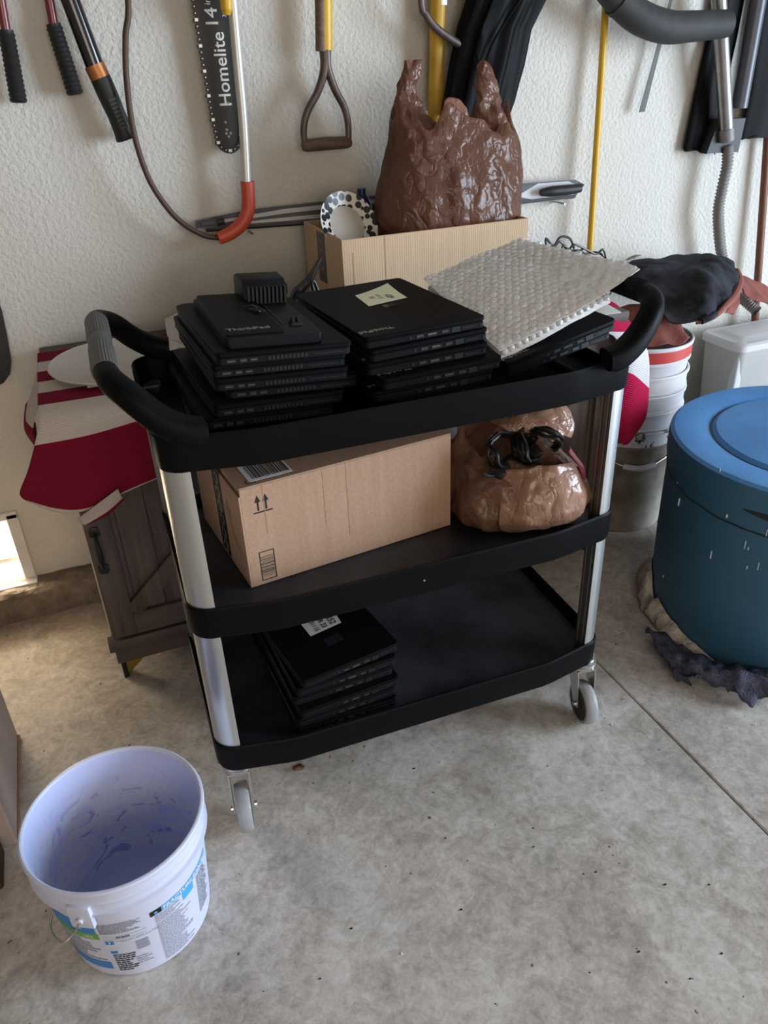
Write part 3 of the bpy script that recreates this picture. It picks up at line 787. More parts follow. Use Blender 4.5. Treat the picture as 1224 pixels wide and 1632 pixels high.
# ------------------------------------------------------------------ bubble wrap parcel on the tilted laptops
BW = [V((0.578,0.088,0.8535)), V((0.797,0.085,0.927)), V((0.800,0.425,0.958)), V((0.578,0.400,0.913))]
def bl(u, v_): return BW[0]*(1-u)*(1-v_)+BW[1]*u*(1-v_)+BW[2]*u*v_+BW[3]*(1-u)*v_
bn = (BW[1]-BW[0]).cross(BW[3]-BW[0]).normalized()
wrap = thing('bubble_wrap_parcel', 'flat clear bubble wrap parcel on the tilted laptops of the top shelf', 'bubble wrap', bl(.5,.5))
def pad(p, u, v_): return bn*0.0025*nz(p, 26)
lower = patch([[bl(u, v_)+bn*0.002 for u in (-0.01,.33,.66,1.0)] for v_ in (0.0,.3,.6,.97)], 8, 8, 0.010, pad)
part('lower_layer', lower, M_bubble, wrap)
def top_pt(u, v_):
    e = min(1.0, 6*min(u+0.02, 1.02-u), 9*min(v_+0.02, 1.02-v_))
    p = bl(u, v_) + bn*(0.017 + 0.009*math.sin(min(1,max(0,u))*PI)*math.sin(min(1,max(0,v_))*PI)) 
    if u > 0.85: p = p + (V((1,0,0.0))*0.047 + V((0,0,0.030)))*((u-0.85)/0.20)*max(0.05, 1.0-max(0,v_-0.08)/0.92)
    return p
ctrl = [[top_pt(u, v_) for u in (-0.02,.12,.3,.5,.7,.9,1.05)] for v_ in (-0.015,.1,.25,.45,.65,.85,1.0)]
part('upper_sheet', patch(ctrl, 6, 6, 0.0012, lambda p,u,v_: bn*0.003*nz(p, 34)), M_bubble, wrap)
# every bubble, joined: past counting
bb = bmesh.new()
seg, nb_ = 12, 0
def dome(P, n, r, h):
    t1_ = n.orthogonal().normalized(); t2_ = n.cross(t1_)
    rings = []
    for rr, hh in ((1.0,0.0),(0.86,0.62),(0.5,0.93)):
        rings.append([bb.verts.new(P+(t1_*math.cos(2*PI*k/seg)+t2_*math.sin(2*PI*k/seg))*r*rr+n*h*hh) for k in range(seg)])
    for a, b_ in zip(rings, rings[1:]):
        for k in range(seg): bb.faces.new((a[k], a[(k+1)%seg], b_[(k+1)%seg], b_[k]))
    bb.faces.new(rings[-1])
j = 0; v_ = 0.02
while v_ < 0.99:
    u = 0.015 + (0.0365 if j % 2 else 0)
    while u < 1.04:
        p = top_pt(u, v_); p2 = top_pt(u+0.01, v_); p3 = top_pt(u, v_+0.01)
        n_ = (p2-p).cross(p3-p).normalized()
        p = p + bn*0.003*nz(p, 34)
        dome(p+n_*0.0006+V((random.uniform(-.0012,.0012),random.uniform(-.0012,.0012),0)), (n_+V((random.uniform(-.15,.15),random.uniform(-.15,.15),0))).normalized(), 0.0082*random.uniform(.9,1.05), 0.0036*random.uniform(.5,1.1))
        u += 0.073
    v_ += 0.0435; j += 1
ft = (BW[1]-BW[0]).normalized()
for k in range(16):                       # bubbles of the lower layer seen along the front edge
    p = bl((k+.5)/16, -0.004)+bn*0.008
    dome(p, (V((0.2,-1,0.15))).normalized(), 0.0075, 0.005)
part('bubbles', bb, M_dome, wrap, kind='stuff', angle=1.2)

# ------------------------------------------------------------------ carton on the middle shelf
bx_o = V((0.0784,0.0711,0.5135)); bx_r = V((0.4899,0.1118,0.5135))
ex = (bx_r-bx_o); LB = ex.length; ex.normalize(); ey = V((-ex.y, ex.x, 0))
BXM = frame(bx_o+V((0,0,0.0005)), ex, ey); HB = 0.196; DB = 0.285
crt = thing('cardboard_box', 'brown cardboard shipping box with up-arrows and barcodes on the middle shelf', 'box', M=BXM)
th = 0.003
body = join(box(0, LB, 0, th, 0, HB, 0.0008, 1), box(0, LB, DB-th, DB, 0, HB, 0.0008, 1), box(0.002, 0.002+th, th, DB-th, 0, HB-0.004, 0.0008, 1), box(LB-th-0.002, LB-0.002, th, DB-th, 0, HB-0.004, 0.0008, 1), box(0.002, LB-0.002, th, DB-th, 0.0, 0.004))
part('body', body, M_card, crt, local=True, smooth=False)
part('top_flap', join(box(0, LB, 0.0, DB/2-0.001, HB+0.0002, HB+0.0032, 0.0008, 1), box(0, LB, DB/2+0.001, DB, HB+0.0002, HB+0.0032, 0.0008, 1)), M_card, crt, local=True, smooth=False)
part('side_seam', box(-0.0035, 0.0, -0.001, DB, 0.001, HB-0.012, 0.0006, 1), M_card, crt, local=True, smooth=False)
# tape down the left end
tp_ = join(box(-0.0042, -0.0036, 0.105, 0.155, 0.006, HB-0.004), box(-0.0042, 0.06, 0.105, 0.155, HB+0.0033, HB+0.0037))
tape = part('parcel_tape', tp_, M_tape, crt, local=True, smooth=False)
marks = []
for k in range(6):
    z = 0.02+0.029*k
    q = lathe([(0.0135,0),(0.0135,0.0003)], 16); q2 = lathe([(0.007,0.0003),(0.007,0.0005)], 14)
    for f in q2.faces: f.material_index = 1
    m_ = join(q, q2); m_.transform(Matrix.Translation((-0.0043, 0.13, z)) @ Matrix.Rotation(-PI/2, 4, 'Y')); marks.append(m_)
part('tape_print', join(*marks), [M_tapegrey, M_tape], tape, local=True, smooth=False)
# curved arrow print beside the tape
sm = []
pts = [(0.030,0.060+0.0),(0.036,0.085),(0.050,0.115),(0.058,0.130)]
arc = [(0.022+0.045*math.sin(t), 0.105-0.048*math.cos(t)) for t in [0.15+1.9*k/14 for k in range(15)]]
loopA = []
for k, (yy, zz) in enumerate(arc):
    wd = 0.0035*(0.35+math.sin(PI*k/14))
    loopA.append((yy, zz, wd))
bmS = bmesh.new(); va = []
for yy, zz, wd in loopA:
    va.append((bmS.verts.new((-0.0039, yy-wd, zz)), bmS.verts.new((-0.0039, yy+wd, zz))))
for a, b_ in zip(va, va[1:]): bmS.faces.new((a[0],a[1],b_[1],b_[0]))
p_ = [bmS.verts.new((-0.0039, y_, z_)) for y_, z_ in ((0.075,0.150),(0.092,0.120),(0.080,0.098),(0.070,0.112),(0.060,0.128))]
bmS.faces.new(p_)
part('curved_arrow_print', bmS, M_smile, crt, local=True, smooth=False)
# front prints
def bar_print(x0, x1, z0, z1, horiz, n, y=-0.0004, seed=1, frame_=True, dz=None):
    rnd = random.Random(seed); qs = []
    if frame_:
        t_ = 0.0016
        qs += [box(x0,x1,y,0,z0,z0+t_), box(x0,x1,y,0,z1-t_,z1), box(x0,x0+t_,y,0,z0,z1), box(x1-t_,x1,y,0,z0,z1)]
    a, e = (z0+0.008, z1-0.010) if horiz else (x0, x1)
    while a < e:
        wd = rnd.choice((0.0007,0.0007,0.0013,0.0018))
        if horiz: qs.append(box(x0+0.002, x1-0.002, y, 0, a, min(a+wd,e)))
        else: qs.append(box(a, min(a+wd,e), y, 0, z0, z1))
        a += wd + rnd.choice((0.0010,0.0016,0.0022))
    return join(*qs)
part('barcode_print', bar_print(0.019,0.047,0.008,0.068,True,20), M_print, crt, local=True, smooth=False)
ar = [box(0.020,0.054,-0.0004,0,0.145,0.1475)]
for xx in (0.029, 0.0435):
    ar.append(box(xx-0.0016, xx+0.0016, -0.0004, 0, 0.1495, 0.168))
    ar.append(prism([(xx-0.0056,0.166),(xx+0.0056,0.166),(xx,0.179)], 'y', -0.0004, 0))
part('arrow_print', join(*ar), M_print, crt, local=True, smooth=False)
part('crease', join(box(0.150,0.1510,-0.0005,0,0.08,HB), box(0.195,0.1960,-0.0005,0,0.05,HB), box(0.04,0.0408,-0.0005,0,0.10,HB)), M_card, crt, local=True, smooth=False)
lb = part('shipping_label', prism(rrect(0.024,0.103,0.014,0.085,0.004), 'z', HB+0.0033, HB+0.0037), M_labelwhite, crt, local=True, smooth=False)
rnd = random.Random(4); qs = []; a = 0.033
while a < 0.098:
    wd = rnd.choice((0.0008,0.0012,0.0018,0.0026)); qs.append(box(a, a+wd, 0.022, 0.075, HB+0.0037, HB+0.0040)); a += wd+rnd.choice((0.0009,0.0015,0.002))
part('barcode', join(*qs), M_print, lb, local=True, smooth=False)
part('corner_marks', join(box(0.018,0.034,0.0085,0.0105,HB+0.0032,HB+0.0035), box(0.018,0.0196,0.0085,0.022,HB+0.0032,HB+0.0035)), M_print, crt, local=True, smooth=False)

# ------------------------------------------------------------------ carrier bags
def crumple(p, amp, sc):
    q = V((p.x, p.y, p.z*0.85))*sc
    a = abs(noise.noise(q)); b_ = abs(noise.noise(q*2.3+V((4,2,1)))); c = noise.noise(q*0.5+V((7,7,7)))
    return amp*(1.5*(0.22-a)+0.8*(0.2-b_)+0.9*c)
def bagbody(secs, n=168, m=14, amp=0.008, sc=11, top=None, pw=2.6):
    """secs: (z, cx, cy, half width, half depth, yaw)"""
    loops = []
    ks = []
    for i in range(len(secs)-1):
        for k in range(m): ks.append((i, k/m))
    ks.append((len(secs)-2, 1.0))
    def cr1(a, b_, c, d, t): return 0.5*((2*b_)+(c-a)*t+(2*a-5*b_+4*c-d)*t*t+(3*b_-a-3*c+d)*t**3)
    for i, t in ks:
        s = [cr1(secs[max(i-1,0)][q], secs[i][q], secs[i+1][q], secs[min(i+2,len(secs)-1)][q], t) for q in range(6)]
        L = []
        for k in range(n):
            a = 2*PI*k/n; c, sn = math.cos(a), math.sin(a)
            x = s[3]*math.copysign(abs(c)**(2/pw), c); y = s[4]*math.copysign(abs(sn)**(2/pw), sn)
            X_ = s[1]+x*math.cos(s[5])-y*math.sin(s[5]); Y_ = s[2]+x*math.sin(s[5])+y*math.cos(s[5])
            p = V((X_, Y_, s[0]))
            out = V((p.x-s[1], p.y-s[2], 0)).normalized()
            fr_ = (i+t)/(len(secs)-1)
            damp = min(1, fr_*6)
            p += out*crumple(p, amp, sc)*damp
            if top: p = top(p, a, fr_)
            L.append(p)
        loops.append(L)
    return loops
# standing bag in the open carton
G = V((0.835, 0.80, 0))
def sec(z, x0, x1, y0, y1): return (z, (x0+x1)/2, (y0+y1)/2, (x1-x0)/2, (y1-y0)/2, 0.0)
secs = [sec(0.87,0.70,0.98,0.71,0.88), sec(0.93,0.650,1.012,0.685,0.90), sec(1.00,0.634,1.020,0.68,0.905), sec(1.08,0.655,1.016,0.69,0.895), sec(1.15,0.672,1.000,0.705,0.875), sec(1.185,0.68,0.985,0.72,0.86)]
def wavy(p, a, f):
    if f > 0.80:
        w = (f-0.80)/0.20
        p = p + V((0,0, w*(0.020*math.sin(3*a+0.6)+0.016*math.sin(7*a+1.0)+0.010*math.sin(13*a))))
    return p
lp = bagbody(secs, amp=0.011, sc=10, top=wavy)
bagA = thing('carrier_bag', 'full brown plastic carrier bag standing in the open carton, both handles upright', 'bag', (G.x, G.y, 0.87))
bm = loft(lp, True, False)
bmesh.ops.solidify(bm, geom=bm.faces[:], thickness=0.0008)
part('bag_body', bm, M_bag, bagA, angle=2)
def strap(secs, yaw=0.0):
    lp = bagbody(secs, n=72, m=10, amp=0.0115, sc=24, pw=2.2)
    bm = loft(lp, False, False); bmesh.ops.solidify(bm, geom=bm.faces[:], thickness=0.0008); return bm
part('handle', strap([(1.09,0.735,0.785,0.072,0.070,0), (1.16,0.728,0.79,0.058,0.058,0), (1.21,0.722,0.795,0.042,0.034,0.1), (1.26,0.716,0.80,0.029,0.018,0.2), (1.295,0.727,0.80,0.027,0.014,0.25), (1.316,0.733,0.80,0.024,0.010,0.2)]), M_bag, bagA, angle=2)
part('handle', strap([(1.07,0.950,0.79,0.062,0.070,0), (1.14,0.944,0.79,0.056,0.056,0), (1.20,0.932,0.80,0.040,0.030,0.1), (1.25,0.926,0.805,0.029,0.018,0.2), (1.29,0.922,0.81,0.022,0.016,0.2), (1.308,0.918,0.81,0.011,0.009,0.2)]), M_bag, bagA, angle=2)
# torn mouth edge between the handles
fl_ = patch([[(0.775,0.742,1.15),(0.800,0.738,1.16),(0.835,0.738,1.15),(0.872,0.742,1.14)],[(0.775,0.75,1.18),(0.800,0.755,1.185),(0.838,0.755,1.19),(0.872,0.752,1.165)],[(0.790,0.765,1.19),(0.800,0.77,1.235),(0.840,0.765,1.228),(0.866,0.766,1.18)]], 6, 6, 0.0008, lambda p,u,v_: V((0,-0.008*noise.turbulence(p*30,2,True),0.004*nz(p,60))))
part('mouth_flap', fl_, M_bag, bagA, angle=2)
# slumped bag of cables on the middle shelf, open towards the camera
def cl(x, y, z): return K @ V((x, y, z))
cb = K @ V((0.630, 0.165, 0.5138))
bagB = thing('carrier_bag', 'slumped brown plastic carrier bag full of black cables on the middle shelf', 'bag', cb)
secsB = [(0.5140,0,0,0.085,0.085,0), (0.524,0,0,0.118,0.110,0), (0.555,0.002,0,0.132,0.125,0.0), (0.60,0.004,0.0,0.128,0.122,0.05), (0.64,-0.004,0.012,0.108,0.100,0.1), (0.675,-0.012,0.022,0.088,0.076,0.15), (0.70,-0.016,0.03,0.085,0.066,0.15)]
secsB = [(z, 0.625+cx, 0.150+cy, a, b_, yw) for z, cx, cy, a, b_, yw in secsB]
def slump(p, a, f):
    # the near lip of the mouth is folded down
    if f > 0.5:
        front = max(0, -math.sin(a+0.25)); w = (f-0.5)/0.5
        p = p + V((0, -0.012*front*w, -0.055*front*w*w))
        p = p + V((0,0, w*(0.010*math.sin(5*a)+0.007*math.sin(11*a+2))))
    return p
lpB = bagbody(secsB, n=150, m=12, amp=0.012, sc=12, top=slump)
bm = loft(lpB, True, False); bmesh.ops.solidify(bm, geom=bm.faces[:], thickness=0.0008)
part('bag_body', bm, M_bag2, bagB, M=K, angle=2)
def nzd(a_): return lambda p,u,v_: V((a_*nz(p,30), -abs(a_)*1.2*noise.turbulence(p*24,3,True), a_*nz(p+V((3,3,3)),34)))
fold = patch([[(0.555,0.085,0.640),(0.590,0.050,0.655),(0.640,0.028,0.665),(0.690,0.035,0.650),(0.728,0.060,0.625)],[(0.550,0.050,0.600),(0.590,0.015,0.610),(0.645,0.000,0.618),(0.700,0.008,0.610),(0.742,0.045,0.590)],[(0.545,0.040,0.560),(0.590,0.010,0.565),(0.645,-0.003,0.572),(0.700,0.004,0.572),(0.750,0.045,0.560)],[(0.555,0.05,0.530),(0.595,0.026,0.530),(0.645,0.014,0.535),(0.700,0.018,0.538),(0.742,0.055,0.532)]], 8, 8, 0.0008, nzd(0.006))
part('folded_flap', fold, M_bag2, bagB, M=K, angle=2)
hd = patch([[(0.590,0.200,0.690),(0.640,0.190,0.705),(0.690,0.180,0.715),(0.735,0.175,0.722)],[(0.590,0.165,0.705),(0.640,0.155,0.715),(0.695,0.145,0.722),(0.745,0.150,0.715)],[(0.600,0.135,0.700),(0.650,0.125,0.705),(0.700,0.115,0.700),(0.750,0.125,0.690)],[(0.610,0.130,0.685),(0.655,0.120,0.690),(0.705,0.110,0.676),(0.738,0.118,0.660)]], 8, 7, 0.0008, nzd(0.006))
part('handle', hd, M_bag2, bagB, M=K, angle=2)
rp = patch([[(0.716,0.085,0.655),(0.728,0.100,0.655),(0.738,0.120,0.650)],[(0.728,0.055,0.620),(0.742,0.072,0.620),(0.752,0.095,0.618)],[(0.736,0.046,0.585),(0.748,0.062,0.585),(0.757,0.085,0.585)]], 6, 6, 0.0008, nzd(0.004))
rp.transform(Matrix.Translation((-0.012,-0.018,0.004)))
part('red_print', rp, M_bagred, bagB, M=K, angle=2)
# cables stuffed in its mouth
rnd = random.Random(11)
def coil(c, r, n, tilt, rad, seed, turns_r=0.12):
    rr = random.Random(seed); P = []
    for k in range(n*10):
        a = 2*PI*k/10; q = r*(1+rr.uniform(-turns_r,turns_r))
        P.append(V((q*math.cos(a), q*0.7*math.sin(a), rr.uniform(-.012,.012)+0.006*math.sin(a*0.5))))
    R_ = Matrix.Rotation(tilt[2],4,'Z') @ Matrix.Rotation(tilt[0],4,'X') @ Matrix.Rotation(tilt[1],4,'Y')
    return tube([V(c)+(R_ @ p) for p in P], rad, 7, sub=3)
cbg = 'black cables bundled in the bag'
for k, (c, r, n, tl_, lab) in enumerate((((0.585,0.105,0.668),0.046,5,(1.0,0.2,0.3),'coiled black power cable at the left of the bag mouth'), ((0.635,0.105,0.665),0.040,5,(0.8,-0.3,1.2),'coiled black power cable in the middle of the bag mouth'), ((0.672,0.115,0.668),0.038,4,(1.2,0.4,2.0),'looped black cable at the right of the bag mouth'))):
    bm = coil(c, r, n, tl_, 0.0036, 20+k); bm.transform(K)
    solo('cable', bm, M_cable, lab, 'cable', cbg)
for k, (x, y, z, rz) in enumerate(((0.575,0.085,0.640,0.6),(0.625,0.098,0.638,-0.3),(0.660,0.105,0.650,0.4))):
    bm = join(box(-0.032,0.032,-0.014,0.014,-0.012,0.012,0.005,2), tube([(-0.032,0,0),(-0.05,0.004,0.004),(-0.06,0.016,0.006)],0.003,7,sub=4))
    bm.transform(K @ Matrix.Translation((x,y,z)) @ Matrix.Rotation(rz,4,'Z') @ Matrix.Rotation(0.5,4,'X'))
    solo('power_adapter', bm, M_cable, 'black power adapter brick in the bag of cables, %s' % ('left','middle','right')[k], 'adapter', 'power adapters in the bag')

# ------------------------------------------------------------------ sideboard behind the cart
SX0, SX1, SY0, SY1, SZ = -0.197, 1.205, 0.555, 0.985, 0.735
sb = thing('sideboard', 'grey-brown wooden sideboard with barn-style doors behind the cart', 'sideboard', ((SX0+SX1)/2, (SY0+SY1)/2, 0))
part('top', box(SX0-0.012, SX1+0.012, SY0-0.015, SY1+0.005, SZ-0.028, SZ, 0.003), M_wood_h, sb)
part('carcass', box(SX0, SX1, SY0+0.022, SY1, 0.11, SZ-0.028, 0.002), M_wood, sb)
part('side_edge', box(SX0-0.003, SX0, SY0+0.03, SY1-0.01, 0.12, SZ-0.03), M_side_lit, sb)
part('plinth', join(box(SX0-0.002, SX1+0.002, SY0+0.004, SY1, 0.051, 0.107, 0.002), prism([(SY0-0.016,0.104),(SY0-0.016,0.112),(SY0-0.006,0.126),(SY0+0.022,0.126),(SY0+0.022,0.098),(SY0,0.098)], 'x', SX0-0.012, SX1+0.012)), M_wood_h, sb)
def door(x0, x1, flip):
    dr = part('door', box(x0, x1, SY0+0.008, SY0+0.022, 0.137, SZ-0.034, 0.001), M_wood, sb)
    n = 5
    for k in range(n):
        a = x0+0.002+(x1-x0-0.004)*k/n; e = x0+0.002+(x1-x0-0.004)*(k+1)/n
        part('plank', box(a+0.0008, e-0.0008, SY0+0.004, SY0+0.010, 0.14, SZ-0.037, 0.001, 1), M_wood, dr)
    st_ = 0.058
    part('stile', box(x0, x0+st_, SY0-0.010, SY0+0.008, 0.137, SZ-0.034, 0.0015), M_wood, dr)
    part('stile', box(x1-st_, x1, SY0-0.010, SY0+0.008, 0.137, SZ-0.034, 0.0015), M_wood, dr)
    part('rail', box(x0+st_, x1-st_, SY0-0.010, SY0+0.008, 0.137, 0.197, 0.0015), M_wood_h, dr)
    part('rail', box(x0+st_, x1-st_, SY0-0.010, SY0+0.008, SZ-0.09, SZ-0.034, 0.0015), M_wood_h, dr)
    zm = (0.137+SZ-0.034)/2; w_ = 0.042
    xa, xb = x0+st_, x1-st_
    for z0, z1 in ((0.20, zm-0.005), (SZ-0.092, zm+0.005)):
        A, B = (xa, z0), (xb, z1)
        if flip: A, B = (xb, z0), (xa, z1)
        dx, dz_ = B[0]-A[0], B[1]-A[1]; l = math.hypot(dx, dz_); nx, nz_ = -dz_/l*w_/2, dx/l*w_/2
        part('diagonal_brace', prism([(A[0]+nx,A[1]+nz_),(A[0]-nx,A[1]-nz_),(B[0]-nx,B[1]-nz_),(B[0]+nx,B[1]+nz_)], 'y', SY0-0.0105, SY0+0.007, 0.002), M_wood, dr)
    hx = x0+0.020 if not flip else x1-0.020
    hz = 0.387
    hb = join(prism([(hx-0.011,hz+0.038),(hx+0.011,hz+0.038),(hx+0.012,hz+0.052),(hx+0.008,hz+0.062),(hx-0.008,hz+0.062),(hx-0.012,hz+0.052)], 'y', SY0-0.014, SY0-0.009, 0.001),
              prism([(hx-0.012,hz-0.052),(hx-0.008,hz-0.062),(hx+0.008,hz-0.062),(hx+0.012,hz-0.052),(hx+0.011,hz-0.038),(hx-0.011,hz-0.038)], 'y', SY0-0.014, SY0-0.009, 0.001),
              tube([(hx,SY0-0.012,hz+0.046),(hx,SY0-0.026,hz+0.036),(hx,SY0-0.034,hz+0.018),(hx,SY0-0.036,hz),(hx,SY0-0.034,hz-0.018),(hx,SY0-0.026,hz-0.036),(hx,SY0-0.012,hz-0.046)], [0.005,0.0045,0.0065,0.008,0.0065,0.0045,0.005], 10, sub=4))
    part('door_handle', hb, M_iron, dr)
wd = (SX1-SX0)/4
for k in range(4): door(SX0+0.002+wd*k, SX0+wd*(k+1)-0.002, k % 2 == 1)
for x in (SX0+0.02, (SX0+SX1)/2, SX1-0.02):
    for y in (SY0+0.025, SY1-0.03):
        s = 1 if x < 0.6 else -1
        lg = join(prism([(x-0.016*s,0.051),(x+0.045*s,0.051),(x+0.030*s,0.036),(x+0.006*s,0.020),(x+0.0*s,0.0),(x-0.010*s,0.0),(x-0.012*s,0.02)], 'y', y-0.014, y+0.014, 0.002))
        part('foot', lg, M_brass, sb)
        part('foot_cap', box(x-0.016, x-0.004, y-0.017, y+0.017, 0.0, 0.051, 0.002), M_iron, sb)

# striped towel over its left end: front drop, top, back part
zt = SZ+0.004
def tw(px): return px
ctl = [
 # back edge on the top, then forward over the front edge and down (v = 0 at the back)
 [(-0.212,0.930,zt),(-0.12,0.930,zt),(0.02,0.930,zt),(0.14,0.930,zt)],
 [(-0.215,0.800,zt),(-0.12,0.800,zt),(0.02,0.800,zt),(0.14,0.800,zt)],
 [(-0.217,0.660,zt),(-0.12,0.660,zt),(0.02,0.660,zt),(0.14,0.660,zt)],
 [(-0.218,0.560,zt+0.001),(-0.12,0.556,zt+0.001),(0.02,0.554,zt+0.001),(0.14,0.555,zt+0.001)],
 [(-0.224,0.522,zt-0.024),(-0.12,0.518,zt-0.018),(0.02,0.520,zt-0.014),(0.14,0.522,zt-0.014)],
 [(-0.245,0.505,zt-0.07),(-0.13,0.505,zt-0.07),(0.02,0.512,zt-0.055),(0.14,0.520,zt-0.055)],
 [(-0.268,0.500,0.625),(-0.14,0.496,0.612),(0.01,0.508,0.615),(0.14,0.518,0.625)],
 [(-0.292,0.500,0.585),(-0.17,0.488,0.550),(-0.06,0.500,0.562),(0.13,0.518,0.590)],
 [(-0.282,0.502,0.562),(-0.205,0.488,0.520),(-0.09,0.498,0.540),(0.12,0.518,0.585)],
]
bm = patch(ctl, 9, 6, 0.003, lambda p,u,v_: V((0,0.006*nz(p,9)*max(0,v_-0.45)*2,0)))
tow = solo('striped_towel', bm, M_towel_shaded, 'red and white striped towel draped over the left end of the sideboard', 'towel', origin=(-0.1,0.7,zt), angle=2)
# corner folded back on itself and the drop down the left side
fo = patch([[(-0.195,0.482,0.510),(-0.135,0.478,0.545),(-0.105,0.482,0.560)],[(-0.190,0.474,0.500),(-0.140,0.470,0.525),(-0.102,0.476,0.545)],[(-0.178,0.476,0.497),(-0.135,0.472,0.512),(-0.098,0.480,0.535)]], 5, 5, 0.003)
part('folded_corner', fo, towel_mat('striped_towel_corner', [(0,WHT_SHADED),(0.70,RED_SHADED)], 60), tow, angle=2)
sd = patch([[(-0.216,0.80,zt-0.002),(-0.217,0.70,zt-0.002),(-0.219,0.60,zt-0.004)],[(-0.245,0.80,0.68),(-0.250,0.70,0.68),(-0.240,0.60,0.69)],[(-0.262,0.80,0.655),(-0.268,0.70,0.640),(-0.246,0.61,0.66)],[(-0.250,0.78,0.62),(-0.250,0.68,0.60),(-0.240,0.60,0.62)]], 5, 5, 0.003)
part('side_drop', sd, towel_mat('striped_towel_side', [(0,WHT_SHADED),(0.45,RED_SHADED)]), tow, angle=2)
# frosted lid and a flat carton on the towel, printed paper
cl_ = bmesh.new(); 
bm = box(-0.118, 0.115, 0.604, 0.86, zt+0.0045, zt+0.010, 0.001); solo('flat_carton', bm, M_carton, 'flat beige carton under the frosted lid on the towel', 'carton', smooth=False)
bm = lathe([(0.001,0),(0.155,0),(0.162,0.002),(0.165,0.006),(0.162,0.008),(0.155,0.005),(0.001,0.005)], 56, cap0=False, cap1=False); bm.transform(Matrix.Translation((-0.040,0.735,zt+0.0108)) @ Matrix.Diagonal((0.92,1.0,1,1)))
solo('frosted_lid', bm, M_lidclear, 'round frosted plastic lid lying on the striped towel', 'lid')
bm = patch([[(0.09,0.78,0.742),(0.16,0.77,0.742),(0.24,0.77,0.742)],[(0.09,0.86,0.750),(0.16,0.86,0.758),(0.24,0.86,0.748)],[(0.10,0.955,0.770),(0.17,0.958,0.785),(0.25,0.955,0.775)]], 6, 6, 0.0015, lambda p,u,v_: V((0,0,0.004*nz(p,18))))
pp = solo('paper_bag', bm, M_paper, 'crumpled white paper with printed lines behind the left laptop stack', 'paper', origin=(0.16,0.86,0.742))
ln = [box(0.118, 0.225+0.01*random.random(), 0.80+0.012*k, 0.803+0.012*k, 0.7535+0.0012*k, 0.7545+0.0012*k) for k in range(9)]
part('printed_lines', join(*ln), M_greytext, pp, smooth=False)

# towel at its right end in lit colours, falling down the side
RXE = SX1+0.012
ctl = [
 [(1.00,0.80,zt),(1.11,0.82,zt),(1.20,0.84,zt)],
 [(1.02,0.67,zt),(1.13,0.68,zt),(1.212,0.70,zt)],
 [(1.05,0.575,zt),(1.14,0.570,zt),(1.217,0.60,zt)],
 [(1.09,0.530,0.712),(1.155,0.525,0.708),(1.228,0.552,0.705)],
 [(1.1593,0.51,0.678), (1.2088,0.505,0.6584), (1.2759,0.52,0.623)],
 [(1.1718,0.51,0.5832), (1.2137,0.495,0.5721), (1.2916,0.515,0.5125)],
 [(1.1848,0.52,0.4798), (1.2318,0.505,0.4727), (1.2972,0.515,0.4377)],
 [(1.2062,0.52,0.4107), (1.2252,0.5,0.4054), (1.2716,0.51,0.3994)],
 [(1.2133,0.52,0.373), (1.2304,0.505,0.3661), (1.2538,0.51,0.3763)],
]
bm = patch(ctl, 7, 6, 0.003, lambda p,u,v_: V((0.004*nz(p,12)*v_,0,0)))
tow2 = solo('striped_towel', bm, M_towel_lit, 'red and white towel, painted as lit, hanging down the right end of the sideboard', 'towel', origin=(1.15,0.7,zt), angle=2)
bm = prism([(p[0],p[1]) for p in [(1.0604,0.5199,0.745),(1.1657,0.5101,0.745),(1.1835,0.6078,0.745)]], 'z', zt+0.005, zt+0.0075); solo('metal_plate', bm, M_alu, 'grey triangular metal plate lying on the right-hand towel', 'plate', smooth=False)

# ------------------------------------------------------------------ open carton against the wall, and what is in it
co = V((0.470, 0.665, SZ+0.0005))
OX0, OX1, OY0, OY1, OZ = 0.486, 0.974, 0.660, 0.950, 0.969
oc = thing('cardboard_box', 'open light cardboard carton on the sideboard against the wall, brown bag in it', 'box', ((OX0+OX1)/2, (OY0+OY1)/2, SZ))
z0 = SZ+0.0005
shell = join(box(OX0, OX1, OY0, OY0+0.004, z0, OZ, 0.001, 1), box(OX0, OX1, OY1-0.004, OY1, z0, OZ, 0.001, 1), box(OX0, OX0+0.004, OY0+0.004, OY1-0.004, z0, OZ+0.001, 0.001, 1), box(OX1-0.004, OX1, OY0+0.004, OY1-0.004, z0, OZ, 0.001, 1), box(OX0+0.004, OX1-0.004, OY0+0.004, OY1-0.004, z0, z0+0.004))
part('body', shell, M_card2, oc, smooth=False)
part('crease', join(box(OX0+0.105,OX0+0.1065,OY0-0.0005,OY0,z0,OZ-0.002), box(OX0+0.025,OX0+0.0262,OY0-0.0005,OY0,z0,OZ-0.03)), M_card, oc, smooth=False)
tp_ = part('parcel_tape', box(OX0-0.0006, OX0, 0.785, 0.845, OZ-0.125, OZ-0.006), M_tape, oc, smooth=False)
q = [box(OX0-0.0009, OX0-0.0006, 0.800, 0.832, OZ-0.03-0.022*k, OZ-0.022-0.022*k) for k in range(4)]
part('tape_print', join(*q), M_tapegrey, tp_, smooth=False)
# filling that carries the bag
solo('packing_paper', box(OX0+0.14, OX1-0.008, OY0+0.008, OY1-0.008, z0+0.0045, 0.8695, 0.004), M_paper, 'crumpled packing paper filling the open carton under the bag', 'paper')
